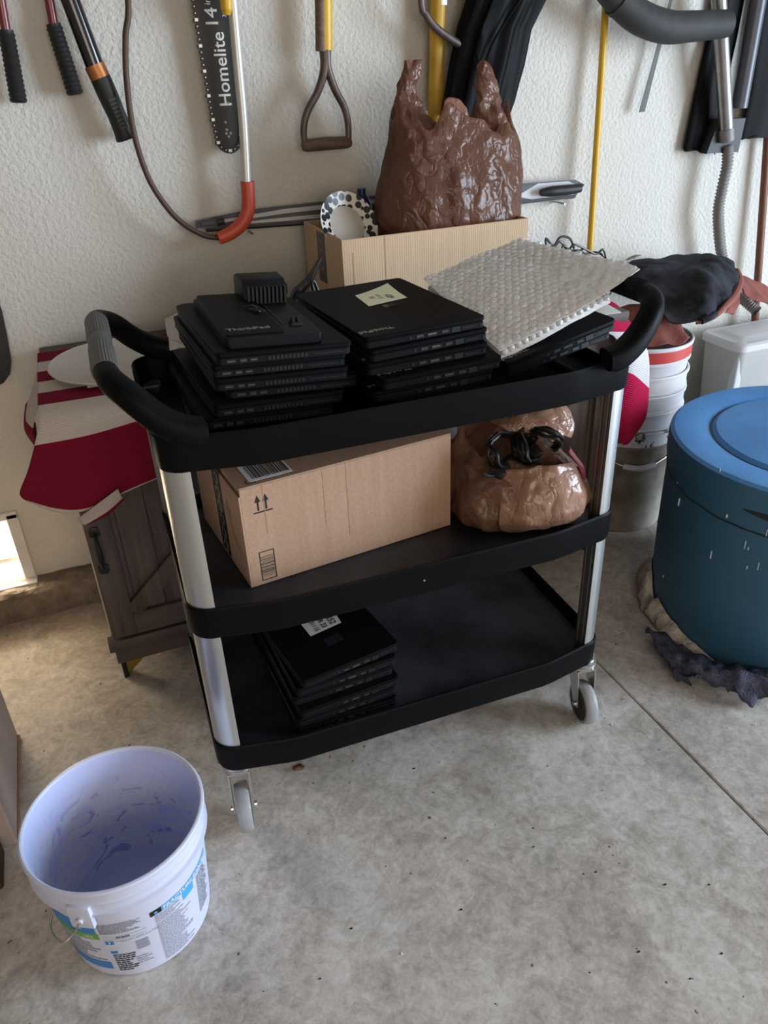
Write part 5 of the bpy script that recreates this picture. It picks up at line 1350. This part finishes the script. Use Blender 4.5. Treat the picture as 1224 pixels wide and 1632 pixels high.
# ------------------------------------------------------------------ nested buckets beside the sideboard
BX, BY = 1.402, 0.712
def nest_bucket(z0, h, m, label, band=None, rim=True, R0=0.130, R1=0.146, tilt=(0,0)):
    b = thing('bucket', label, 'bucket', (BX, BY, z0), group=None)
    prof = [(0.001,z0),(R0-0.004,z0),(R0,z0+0.004),(R0+(R1-R0)*0.8,z0+h*0.8),(R1-0.001,z0+h-0.055),(R1+0.003,z0+h-0.053),(R1+0.003,z0+h-0.050),(R1,z0+h-0.048),(R1+0.0005,z0+h-0.012),(R1+0.0045,z0+h-0.010),(R1+0.005,z0+h-0.003),(R1+0.003,z0+h),(R1-0.001,z0+h),(R1-0.003,z0+h-0.01),(R0-0.002,z0+0.004),(0.001,z0+0.003)]
    part('body', lathe(prof, 56, (BX, BY), False, False), m, b)
    return b
b0_ = nest_bucket(0.0, 0.300, M_tubdirty, 'mud-stained bottom bucket of the nested stack, wire bail with white grip')
bP = [V((BX+0.150*math.cos(a), BY+0.150*math.sin(a), z)) for a, z in ((3.30,0.268),(3.6,0.262),(3.85,0.250),(4.05,0.240))]
part('bail', tube(bP, 0.0022, 8, sub=5), M_zinc, b0_)
gA, gB = V((BX+0.1525*math.cos(4.03), BY+0.1525*math.sin(4.03), 0.241)), V((BX+0.156*math.cos(4.62), BY+0.156*math.sin(4.62), 0.247))
gM = V((BX+0.163*math.cos(4.32), BY+0.163*math.sin(4.32), 0.242))
part('bail_grip', tube([gA, gM, gB], 0.0085, 12, sub=4), M_tub, b0_)
part('bail', tube([gB, V((BX+0.150*math.cos(5.2), BY+0.150*math.sin(5.2), 0.262)), V((BX+0.147*math.cos(5.7), BY+0.147*math.sin(5.7), 0.268))], 0.0022, 8, sub=5), M_zinc, b0_)
M_speck = mat('white_bucket_with_tar', (0.70,0.70,0.72), 0.45)
N, L, b = nodes(M_speck)
L.new(ramp(N, L, nnoise(N, L, coord(N, L), 26, 5, 0.6, 1.0), [(0.55,(0.66,0.66,0.68)),(0.60,(0.03,0.03,0.035))]), b.inputs['Base Color'])
for k, (ztop, lab) in enumerate(((0.348,'white bucket with black specks, second from the bottom of the nested stack'), (0.405,'plain white bucket, third from the bottom of the nested stack'), (0.458,'plain white bucket, fourth from the bottom of the nested stack'), (0.515,'plain white bucket just under the red-banded one of the nested stack'))):
    nest_bucket(ztop-0.300, 0.300, M_speck if k == 0 else M_tub, lab)
bt_ = nest_bucket(0.300, 0.300, M_tub, 'topmost white bucket of the nested stack, red band under its rim')
part('red_band', lathe([(0.1466,0.556),(0.1485,0.558),(0.1490,0.586),(0.1470,0.589)], 56, (BX, BY), False, False), M_redband, bt_)

# ------------------------------------------------------------------ storage tub with lid at the right
tx0, ty0, tz = 1.8561, 0.7608, 0.475
tub = thing('storage_tub', 'milky plastic storage tub with dusty white lid behind the blue bin', 'storage tub', (tx0+0.3, (ty0+1.0)/2, 0))
def frus(x0, x1, y0, y1, z0, z1, ins):
    a = rrect(x0+ins, x1-ins, y0+ins, y1-ins*0.2, 0.03); c = rrect(x0, x1, y0, y1, 0.03)
    ai = rrect(x0+ins+.004, x1-ins-.004, y0+ins+.004, y1-ins*0.2-.004, 0.027); ci = rrect(x0+.004, x1-.004, y0+.004, y1-.004, 0.027)
    return loft([[(x,y,z0) for x,y in a],[(x,y,z1) for x,y in c],[(x,y,z1) for x,y in ci],[(x,y,z0+.004) for x,y in ai]])
part('body', frus(tx0+0.012, tx0+0.62, ty0+0.012, 0.948, 0.0, tz-0.02, 0.035), M_storage, tub)
part('corner_rib', prism(rrect(tx0+0.020, tx0+0.055, ty0+0.020, ty0+0.050, 0.010), 'z', 0.01, tz-0.02), M_storagelid, tub)
part('lid', loft([[(x,y,tz-0.026) for x,y in rrect(tx0,tx0+0.63,ty0,0.954,0.035)],[(x,y,tz-0.006) for x,y in rrect(tx0,tx0+0.63,ty0,0.954,0.035)],[(x,y,tz) for x,y in rrect(tx0+0.008,tx0+0.622,ty0+0.008,0.948,0.03)],[(x,y,tz) for x,y in rrect(tx0+0.045,tx0+0.585,ty0+0.045,0.925,0.02)],[(x,y,tz+0.006) for x,y in rrect(tx0+0.055,tx0+0.575,ty0+0.055,0.918,0.02)]]), M_storagelid, tub)
part('handle', box(tx0+0.20, tx0+0.34, ty0-0.004, ty0+0.016, tz-0.085, tz-0.03, 0.006), M_storagelid, tub)

# ------------------------------------------------------------------ blue bin
CX, CY = 1.481, 0.112
bin_ = thing('round_bin', 'big round blue plastic bin with dusty lid and white drips', 'bin', (CX, CY, 0))
part('body', lathe([(0.001,0),(0.325,0),(0.333,0.006),(0.339,0.2),(0.341,0.47),(0.335,0.47),(0.330,0.01),(0.001,0.006)], 96, (CX, CY), False, False), M_bin, bin_)
lidp_ = [(0.3425,0.432),(0.3455,0.430),(0.3465,0.440),(0.3470,0.480),(0.3445,0.494),(0.336,0.500),(0.262,0.500),(0.257,0.497),(0.253,0.4945),(0.247,0.4945),(0.243,0.498),(0.238,0.503),(0.10,0.505),(0.001,0.5055)]
lb_ = lathe(lidp_, 96, (CX, CY), False, False)
for v_ in lb_.verts:
    if v_.co.z < 0.445:
        a = math.atan2(v_.co.y-CY, v_.co.x-CX); v_.co.z += 0.008*nz((math.cos(a)*3, math.sin(a)*3, 1), 1.0)
for f in lb_.faces:
    c_ = f.calc_center_median()
    if c_.z < 0.492 and math.hypot(c_.x-CX, c_.y-CY) > 0.3: f.material_index = 1
part('lid', lb_, [M_binlid_lit, M_bin], bin_)
part('lid_groove', lathe([(0.2465,0.4948),(0.2535,0.4948),(0.2525,0.4953),(0.2475,0.4953),(0.2465,0.4948)], 96, (CX, CY), False, False), mat('grimy_groove', (0.02,0.07,0.13), 0.7), bin_)  # darker blue ring laid in the lid groove
crk = []
for k in range(40):
    a = math.radians(135+95*k/39)
    z = 0.405 - 0.018*math.sin(k/39*PI*0.6) + 0.006*nz((k*0.3,0,0),1.0) + (0.012 if k < 6 else 0)*(6-k)/6
    crk.append((CX+0.3415*math.cos(a), CY+0.3415*math.sin(a), z))
part('seam', tube(crk, 0.0018, 6), M_hub, bin_)
gA_, gB_ = (-2.8363,0.5273), (-2.7326,0.5221)
gp = []
for k in range(13):
    a = gA_[0]+0.42*k/12; h_ = 0.0095*math.sin(PI*k/12)+0.0006
    gp.append([(CX+rr_*math.cos(a), CY+rr_*math.sin(a), 0.438+dz_) for rr_, dz_ in ((0.3455,-h_),(0.3474,-h_),(0.3474,h_*0.6),(0.3455,h_*0.6))])
part('lid_gap', loft(gp), M_hub, bin_, smooth=False)
dr_ = []
for px in ((2.8775,0.4595), (2.8305,0.4004), (2.8984,0.3606), (-3.0489,0.502), (-2.9356,0.4023), (-2.7776,0.3506), (-2.7531,0.3442), (-2.6685,0.3092), (-2.7346,0.2961), (-2.993,0.2871), (2.8502,0.1306), (-2.6664,0.3955)):
    a, z = px; l_ = random.choice((0.003,0.004,0.010))
    r_ = 0.3395 + 0.002*(z/.47)
    dr_.append(tube([(CX+r_*math.cos(a), CY+r_*math.sin(a), z+l_), (CX+r_*math.cos(a), CY+r_*math.sin(a), z-l_)], random.choice((0.0009,0.0013,0.0019)), 6))
part('drips', join(*dr_), M_drip, bin_, kind='stuff')
cr_ = []
for i in range(61):
    a = math.radians(128+74*i/60); f_ = i/60
    h_ = (0.075*math.sin(PI*min(1,f_*1.9+0.18))+0.012) if f_ < 0.45 else 0.066*(1-f_)*1.3+0.006
    L_c = []
    for r_, z in ((0.333,0.0),(0.362,0.0),(0.370,h_*0.25),(0.362,h_*0.6),(0.350,h_*0.95),(0.338,h_)):
        j_ = 0.008*nz((a*6,r_*9,z*9),2.2)+0.006*nz((a*20,0,z*40),1.0)
        rr_ = r_+j_ if r_ > 0.34 else r_
        L_c.append((CX+rr_*math.cos(a), CY+rr_*math.sin(a), max(0, z+(0.005*nz((a*14,z*20,3),1.0) if z > 0 else 0))))
    cr_.append(L_c)
part('plaster_crust', loft(cr_), M_crust, bin_, angle=0.9)

# blue-grey rag along the foot of the bin
def ragd(p, u, v_): return V((0.007*nz(p,22), 0.007*nz(p+V((2,2,2)),22), abs(0.030*nz(p,15))+0.010*nz(p,45)+0.003))
R0 = [(1.0724,0.1482,0.02),(1.0926,0.1028,0.02),(1.1104,0.0544,0.02),(1.1275,0.0076,0.02),(1.1623,-0.0387,0.02),(1.1994,-0.0706,0.02),(1.2474,-0.1097,0.02)]
R1 = [(1.0374,0.1138,0.045),(1.0376,0.0528,0.045),(1.0538,0.0047,0.045),(1.0754,-0.0348,0.045),(1.103,-0.0763,0.045),(1.144,-0.1116,0.045),(1.197,-0.1521,0.045)]
R2 = [(1.0455,0.1086,0.028),(1.0356,0.0398,0.028),(1.0464,-0.01,0.028),(1.063,-0.0466,0.028),(1.0933,-0.091,0.028),(1.1283,-0.1322,0.028),(1.1859,-0.1676,0.028)]
R3 = [(1.066,0.1148,0.004),(1.0493,0.0285,0.004),(1.0549,-0.0184,0.004),(1.0727,-0.041,0.004),(1.105,-0.0841,0.004),(1.1252,-0.13,0.004),(1.1942,-0.166,0.004)]
rag = solo('rag', patch([R0,R1,R2,R3], 9, 8, 0.004, ragd), M_rag, 'crumpled blue-grey terry rag on the floor along the foot of the blue bin', 'rag', angle=2)
e1 = patch([[(1.0644,0.0166,0.012),(1.0735,-0.0124,0.012),(1.0885,-0.034,0.012)], [(1.0288,-0.0017,0.02),(1.0381,-0.0301,0.02),(1.0616,-0.0457,0.02)], [(1.0249,-0.0143,0.004),(1.0378,-0.0297,0.004),(1.065,-0.0327,0.004)]], 5, 5, 0.003, ragd)
part('rag_corner', e1, M_rag, rag, angle=2)
e2 = patch([[(1.123,-0.0884,0.03),(1.1509,-0.1083,0.03),(1.1723,-0.1343,0.03)], [(1.1054,-0.1183,0.025),(1.1276,-0.1375,0.025),(1.1593,-0.143,0.025)], [(1.1229,-0.1401,0.004),(1.1268,-0.1552,0.004),(1.1597,-0.1367,0.004)]], 5, 5, 0.003, ragd)
part('rag_corner', e2, M_rag, rag, angle=2)

# black canvas apron and rust cloth heaped on the buckets
def hd_(a_): return lambda p,u,v_: V((a_*nz(p,20), a_*nz(p+V((5,1,2)),20)-a_*1.2*abs(nz(p+V((5,5,2)),13)), a_*1.6*nz(p+V((1,9,2)),15)))
rc = solo('rust_cloth', patch([[(1.29,0.66,0.602),(1.36,0.60,0.602),(1.44,0.585,0.604),(1.49,0.61,0.603)],[(1.27,0.72,0.625),(1.36,0.68,0.640),(1.45,0.66,0.640),(1.51,0.68,0.625)],[(1.31,0.80,0.635),(1.38,0.78,0.660),(1.46,0.77,0.660),(1.53,0.76,0.640)],[(1.34,0.86,0.604),(1.42,0.87,0.620),(1.48,0.85,0.62),(1.53,0.80,0.605)]], 8, 8, 0.003, hd_(0.010)), M_rust, 'rust red cloth lying over the mouth of the topmost bucket', 'cloth', angle=2)
ap = thing('canvas_apron', 'black dusty canvas apron with rust red trim heaped on the white buckets', 'apron', (1.45, 0.72, 0.66))
A_ = [
 [(1.4819,0.93,0.739),(1.5812,0.94,0.7576),(1.7078,0.93,0.7487),(1.7941,0.9,0.7441),(1.8568,0.86,0.7267)],
 [(1.4189,0.86,0.7325),(1.5042,0.87,0.7478),(1.6057,0.84,0.7599),(1.7182,0.82,0.7635),(1.8122,0.8,0.7185)],
 [(1.4051,0.78,0.7181),(1.4647,0.76,0.7327),(1.5371,0.75,0.722),(1.6053,0.72,0.7645),(1.7583,0.73,0.7072)],
 [(1.4103,0.7,0.7047),(1.4541,0.68,0.698),(1.4992,0.66,0.6965),(1.561,0.64,0.7421),(1.698,0.67,0.6819)],
 [(1.4013,0.63,0.6785),(1.434,0.61,0.6787),(1.4635,0.59,0.683),(1.5011,0.575,0.6987),(1.5825,0.6,0.6814)],
 [(1.3937,0.6,0.6661),(1.4219,0.575,0.6649),(1.4518,0.56,0.6643),(1.485,0.55,0.669),(1.5353,0.57,0.6706)]]
part('cloth', patch(A_, 9, 9, 0.004, hd_(0.010)), M_canvas, ap, angle=2)
part('red_trim', tube([(1.8038,0.785,0.7149),(1.7656,0.73,0.697),(1.689,0.665,0.6805),(1.6103,0.61,0.6787),(1.5348,0.565,0.672),(1.4868,0.545,0.67),(1.4489,0.545,0.6669)], [0.010,0.013,0.012,0.010,0.007,0.005,0.004], 10, sub=6), M_rust, ap)
part('red_flap', patch([[(1.8412,0.84,0.713),(1.8852,0.82,0.6824),(1.9957,0.8,0.6289)], [(1.8154,0.8,0.7047),(1.8677,0.78,0.6579),(1.9724,0.77,0.6026)], [(1.8041,0.76,0.6762),(1.8545,0.74,0.6452),(1.9432,0.74,0.5977)], [(1.7837,0.72,0.6629),(1.8262,0.71,0.6404),(1.9086,0.72,0.6034)]], 7, 7, 0.004, hd_(0.008)), M_rust, ap, angle=2)
part('red_pocket', patch([[(1.7222,0.7,0.6997),(1.7441,0.7,0.6876)], [(1.6468,0.63,0.6707),(1.6869,0.64,0.6683)], [(1.5982,0.6,0.6613),(1.6455,0.61,0.6449)]], 6, 6, 0.004, hd_(0.006)), M_rust, ap, angle=2)
part('strap_end', tube([(1.4605,0.54,0.6717),(1.4892,0.54,0.6778),(1.5096,0.545,0.684)], 0.009, 10, sub=3), M_canvas, ap)
solo('mesh_cloth', patch([[(1.3306,0.8,0.784),(1.3821,0.82,0.7846),(1.4414,0.84,0.7847)], [(1.4061,0.85,0.7725),(1.4541,0.87,0.7777),(1.4958,0.88,0.7783)], [(1.4781,0.9,0.7694),(1.5086,0.91,0.7714),(1.5447,0.92,0.7692)]], 5, 5, 0.003, hd_(0.004)), M_cream, 'pale cream cloth with dark grid at the left end of the black apron', 'cloth', angle=2)

# ------------------------------------------------------------------ the white bucket in front
QX, QY = -0.232, -0.092
wb_ = thing('bucket', 'open white-lavender plastic bucket with printed label on the floor in front', 'bucket', (QX, QY, 0))
outp = [(0.001,0.0),(0.116,0.0),(0.1205,0.003),(0.1215,0.010),(0.1365,0.195),(0.1370,0.200),(0.1445,0.2015),(0.1462,0.2045),(0.1462,0.2075),(0.1435,0.2085),(0.1405,0.2105),(0.1403,0.2225),(0.1430,0.2245),(0.1432,0.228),(0.1410,0.230),(0.1412,0.246),(0.1450,0.248),(0.1478,0.2515),(0.1485,0.2555),(0.1470,0.2590),(0.1440,0.2600),(0.1415,0.2585),(0.1400,0.2550)]
inp = [(0.1400,0.2550),(0.1385,0.24),(0.1350,0.20),(0.1195,0.014),(0.1150,0.0062),(0.001,0.005)]
part('body', lathe(outp, 96, (QX, QY), False, False), M_whitebucket, wb_)
part('inside', lathe(inp, 96, (QX, QY), False, False), M_bucket_in, wb_, label='scuffed, film-stained inside of the bucket')
def onb(a, z, d=0.0004):
    r_ = 0.1215+(0.1365-0.1215)*(z-0.010)/0.185 + d
    return V((QX+r_*math.cos(a), QY+r_*math.sin(a), z))
def wrap_bm(bm, a0, z0, d=0.0005):
    """bm drawn flat in x (to the right) and y (up), wrapped onto the bucket around (a0, z0)"""
    for v_ in bm.verts:
        x, y, z = v_.co; v_.co = onb(a0 + x/0.131, z0+y, d+z)
    return bm
def rect(x0, x1, y0, y1, d=0, n=0):
    bm = bmesh.new(); n = max(1, int(abs(x1-x0)/0.006))
    t_ = [bm.verts.new((x0+(x1-x0)*i/n, y0, d)) for i in range(n+1)]; u_ = [bm.verts.new((x0+(x1-x0)*i/n, y1, d)) for i in range(n+1)]
    for i in range(n): bm.faces.new((t_[i], t_[i+1], u_[i+1], u_[i]))
    return bm
aE, zE = (-2.0769,0.1869)                     # bail ear
aM, zM = -2.04, 0.16                     # left edge of the middle label column
aR, zR = (-1.379,0.1585)                     # top left corner of the right-hand panel
def text_lines(x0, x1, ytop, n, dy, h, seed, m, dense=0.95):
    rr = random.Random(seed); qs = []
    for k in range(n):
        x = x0; y = ytop-k*dy; e_ = x0+(x1-x0)*rr.uniform(0.55, 1.0)
        while x < e_:
            w_ = rr.uniform(0.002, 0.009); qs.append(rect(x, min(x+w_, x1), y-h, y)); x += w_+0.0012
    return wrap_bm(join(*qs), aM, 0.0, 0.0006)
cx_ = lambda px: (px[0]-aM)*0.131
# blue and green panel at the left, under the ear
pts_ = [(-2.8874,0.0884), (-2.0145,0.1693), (-2.0606,0.1228), (-2.5861,0.1119)]
part('label_panel', wrap_bm(rect(-0.105, -0.002, 0.136, 0.172), aM, 0), M_labelblue, wb_, smooth=False, label='blue label panel')
part('label_panel', wrap_bm(rect(-0.105, 0.0, 0.119, 0.1355), aM, 0), M_labelgreen, wb_, smooth=False, label='green label panel')
part('label_panel', wrap_bm(rect(-0.105, 0.0, 0.026, 0.048), aM, 0), M_labelblue, wb_, smooth=False, label='blue label stripe')
part('small_print', text_lines(-0.100, -0.004, 0.113, 8, 0.0080, 0.0036, 3, M_labelgrey), M_labelgrey, wb_, kind='stuff', smooth=False)
tb = text_bm('A', 0.018, 0, bold=0.0003); part('lettering', wrap_bm(tb, aM-0.030/0.131, 0.151, 0.0009), M_letter, wb_, smooth=False)
tb = text_bm('URE', 0.010, 0, bold=0.0002); part('lettering', wrap_bm(tb, aM-0.018/0.131, 0.127, 0.0009), M_letter, wb_, smooth=False)
wrap_dn = lambda bm, a0, z0, d=0.0005: wrap_bm(bm, a0, z0-0.022, d)
def text_dn(x0, x1, ytop, n, dy, h, seed, m, dense=0.95): return text_lines(x0, x1, ytop-0.022, n, dy, h, seed, m)
# middle column
part('small_print', text_dn(0.004, 0.070, 0.186, 10, 0.0030, 0.0019, 5, M_labelgrey), M_labelgrey, wb_, kind='stuff', smooth=False)
part('label_panel', wrap_dn(rect(0.006, 0.020, 0.126, 0.136), aM, 0), M_labelblue, wb_, smooth=False, label='blue square with 7')
tb = text_bm('7', 0.010, 0, bold=0.0003); part('lettering', wrap_dn(tb, aM+0.013/0.131, 0.131, 0.0009), M_letter, wb_, smooth=False)
tb = text_bm('+1 905.301.9879 and.7394', 0.0068, 0, align='LEFT'); part('lettering', wrap_dn(tb, aM+0.022/0.131, 0.1335, 0.0006), M_labelgrey, wb_, smooth=False)
part('label_rule', wrap_dn(join(rect(0.006, 0.075, 0.1405, 0.1411), rect(0.006, 0.075, 0.149, 0.1496)), aM, 0, 0.0006), M_labelgrey, wb_, smooth=False)
tb = text_bm('IN-SAN', 0.0065, 0, bold=0.0002); part('lettering', wrap_dn(tb, aM+0.037/0.131, 0.145, 0.0006), M_print, wb_, smooth=False)
rr = random.Random(8); qs = []; y = 0.098
while y < 0.124:
    h_ = rr.choice((0.0009,0.0014,0.002)); qs.append(rect(0.052, 0.073, y, y+h_)); y += h_+0.0012
part('barcode', wrap_dn(join(*qs), aM, 0, 0.0006), M_labelgrey, wb_, smooth=False)
part('label_panel', wrap_dn(rect(0.008, 0.020, 0.098, 0.105), aM, 0), M_labelblue, wb_, smooth=False, label='small blue logo block')
part('small_print', text_dn(0.010, 0.050, 0.094, 9, 0.0060, 0.0032, 6, M_print), M_print, wb_, kind='stuff', smooth=False)
part('small_print', text_dn(0.045, 0.072, 0.078, 4, 0.0062, 0.0026, 9, M_labelgrey), M_labelgrey, wb_, kind='stuff', smooth=False)
# right-hand panel with the product band
xr_ = (aR-aM)*0.131
part('label_panel', wrap_bm(rect(xr_-0.002, xr_+0.017, zR-0.012, zR+0.001), aM, 0), M_print, wb_, smooth=False, label='black logo block')
tb = text_bm('a', 0.012, 0, bold=0.0006); part('lettering', wrap_bm(tb, aM+(xr_+0.0075)/0.131, zR-0.0055, 0.0009), M_labelcyan, wb_, smooth=False)
part('label_panel', wrap_bm(rect(xr_+0.0175, xr_+0.135, zR-0.012, zR+0.001), aM, 0), M_labelcyan, wb_, smooth=False, label='light blue product band')
tb = text_bm('FRACTURE BAN SC', 0.0125, 0, align='LEFT', bold=0.0003); part('lettering', wrap_bm(tb, aM+(xr_+0.0195)/0.131, zR-0.0055, 0.0009), M_letter, wb_, smooth=False)
part('label_panel', wrap_bm(rect(xr_+0.056, xr_+0.082, zR-0.032, zR-0.0135), aM, 0), M_labelcyan, wb_, smooth=False, label='light blue square')
part('small_print', text_lines(xr_+0.004, xr_+0.053, zR-0.015, 5, 0.0042, 0.0022, 12, M_labelgrey), M_labelgrey, wb_, kind='stuff', smooth=False)
part('small_print', text_lines(xr_+0.004, xr_+0.070, zR-0.038, 23, 0.0048, 0.0024, 13, M_labelgrey), M_labelgrey, wb_, kind='stuff', smooth=False)
part('small_print', text_lines(xr_+0.092, xr_+0.135, zR-0.018, 24, 0.0042, 0.0022, 14, M_labelgrey), M_labelgrey, wb_, kind='stuff', smooth=False)
# ears and bail
ear = []
def ear_at(a, z):
    d_ = V((math.cos(a), math.sin(a), 0)); t_ = V((-math.sin(a), math.cos(a), 0))
    Mx = Matrix(((t_.x, d_.x, 0, QX+0.1385*d_.x), (t_.y, d_.y, 0, QY+0.1385*d_.y), (0, 0, 1, z), (0,0,0,1)))
    q = join(box(-0.019, 0.019, 0.0005, 0.0105, -0.022, 0.028, 0.003), tube([(0,0.009,0),(0,0.016,0)], 0.0058, 14))
    q.transform(Mx); return q, d_
q, d1 = ear_at(aE, 0.200); part('ear', q, M_whitebucket, wb_)
q, d2 = ear_at(aE+PI, 0.200); part('ear', q, M_whitebucket, wb_)
E1 = V((QX,QY,0.200))+d1*0.155; E2 = V((QX,QY,0.200))+d2*0.155
tL = V((-d1.y, d1.x, 0))
aL = aE - 0.42
E0 = (-0.3638,-0.13,0.1118)
part('bail', tube([E1, V((-0.3215,-0.2,0.1499)), V((-0.343,-0.2,0.134)), V((-0.3573,-0.18,0.13)), V((-0.3615,-0.16,0.1335)), V((-0.3622,-0.13,0.1143))], 0.0020, 8, sub=6), M_zinc, wb_)

# ------------------------------------------------------------------ box and timber at the left edge, odds and ends
lbx = thing('cardboard_box', 'big faded cardboard box at the left edge of the picture', 'box', (-0.70, 0.29, 0))
part('body', join(box(-0.98,-0.444,0.150,0.466,0.0,0.42,0.004)), M_card_pink, lbx, smooth=False)
eg = []
for k in range(26):
    y = 0.155+0.305*k/25; eg.append((-0.4425+0.0025*nz((y*40,1,1),1), y, 0.004+0.003*abs(nz((y*60,0,0),1))))
part('worn_edge', tube(eg, [0.0035+0.002*abs(nz((k*0.9,2,2),1)) for k in range(26)], 7), M_card_dark, lbx)
part('flap', box(-0.975,-0.446,0.152,0.306,0.4205,0.4235,0.001,1), M_card_pink, lbx, smooth=False)
part('flap', box(-0.975,-0.446,0.310,0.464,0.4205,0.4235,0.001,1), M_card_pink, lbx, smooth=False)
solo('timber_block', box(-0.86,-0.468,0.055,0.143,0.0,0.045,0.004), M_darkwood, 'dark brown timber offcut on the floor by the faded box at the left edge', 'timber', smooth=False)
lf = patch([[(0.1113,0.111,0.004),(0.1208,0.1143,0.004),(0.1293,0.1143,0.004)], [(0.1086,0.1007,0.008),(0.1213,0.1006,0.008),(0.1354,0.0962,0.008)], [(0.1125,0.0963,0.003),(0.1209,0.0963,0.003),(0.1318,0.0951,0.003)]], 4, 4, 0.0006, lambda p,u,v_: V((0,0,0.003*nz(p,120))))
solo('dry_leaf', lf, M_leaf, 'curled dry brown leaf on the floor under the cart front', 'leaf', angle=2)
# crumbs and grit on the concrete: past counting
rnd = random.Random(21); gb = []
spots = [(0.3514,-0.2427),(0.3354,-0.1814),(0.2429,-0.2237),(0.5579,-0.3598),(0.5346,-0.3538),(0.6111,-0.3251),(0.8558,-0.1688),(0.7285,-0.4628),(0.5352,-0.5072),(0.5347,-0.5129),(0.6585,-0.5703),(0.5862,-0.584),(0.4394,-0.5091),(0.2956,-0.3257),(0.2728,-0.491),(0.4069,-0.0049),(-0.3954,0.7932),(-0.3092,0.619),(-0.3686,0.6336),(-0.2523,0.5677),(-0.4194,0.7487),(0.6566,-0.4311),(0.1034,-0.2798),(0.0255,-0.3403),(-0.0665,-0.3225),(0.503,-0.2307),(0.3504,0.0016),(0.9084,0.332),(0.9781,0.3617),(1.0437,0.4128),(1.093,0.3397),(1.0146,0.2822),(1.026,0.1888),(0.4805,-0.2672),(0.6799,-0.2098),(0.5825,-0.5824)]
for x, y in spots:
    s_ = rnd.uniform(0.0009, 0.0020)
    q = bmesh.new(); bmesh.ops.create_icosphere(q, subdivisions=1, radius=s_); q.transform(Matrix.Translation((x,y,s_*0.4)) @ Matrix.Diagonal((1+rnd.random(),1,0.5,1)))
    gb.append(q)
g = part('floor_grit', join(*gb), M_hub, None, kind='stuff'); g['label'] = 'dark crumbs and grit scattered on the concrete floor'; g['category'] = 'grit'
gb = []
for x, y in [(0.4162,-0.0846),(0.2678,-0.2668),(0.8072,-0.0334),(1.2193,0.388),(1.1405,0.4903),(0.1666,-0.3559),(1.0356,-0.1798),(-0.2722,-0.2277),(-0.1639,-0.3433),(0.8088,-0.0663)]:
    s_ = rnd.uniform(0.0012, 0.0026); q = bmesh.new(); bmesh.ops.create_icosphere(q, subdivisions=1, radius=s_); q.transform(Matrix.Translation((x,y,s_*0.4)) @ Matrix.Diagonal((1,1.4,0.5,1))); gb.append(q)
g = part('floor_grit', join(*gb), M_drip, None, kind='stuff'); g['label'] = 'pale plaster crumbs scattered on the concrete floor'; g['category'] = 'grit'
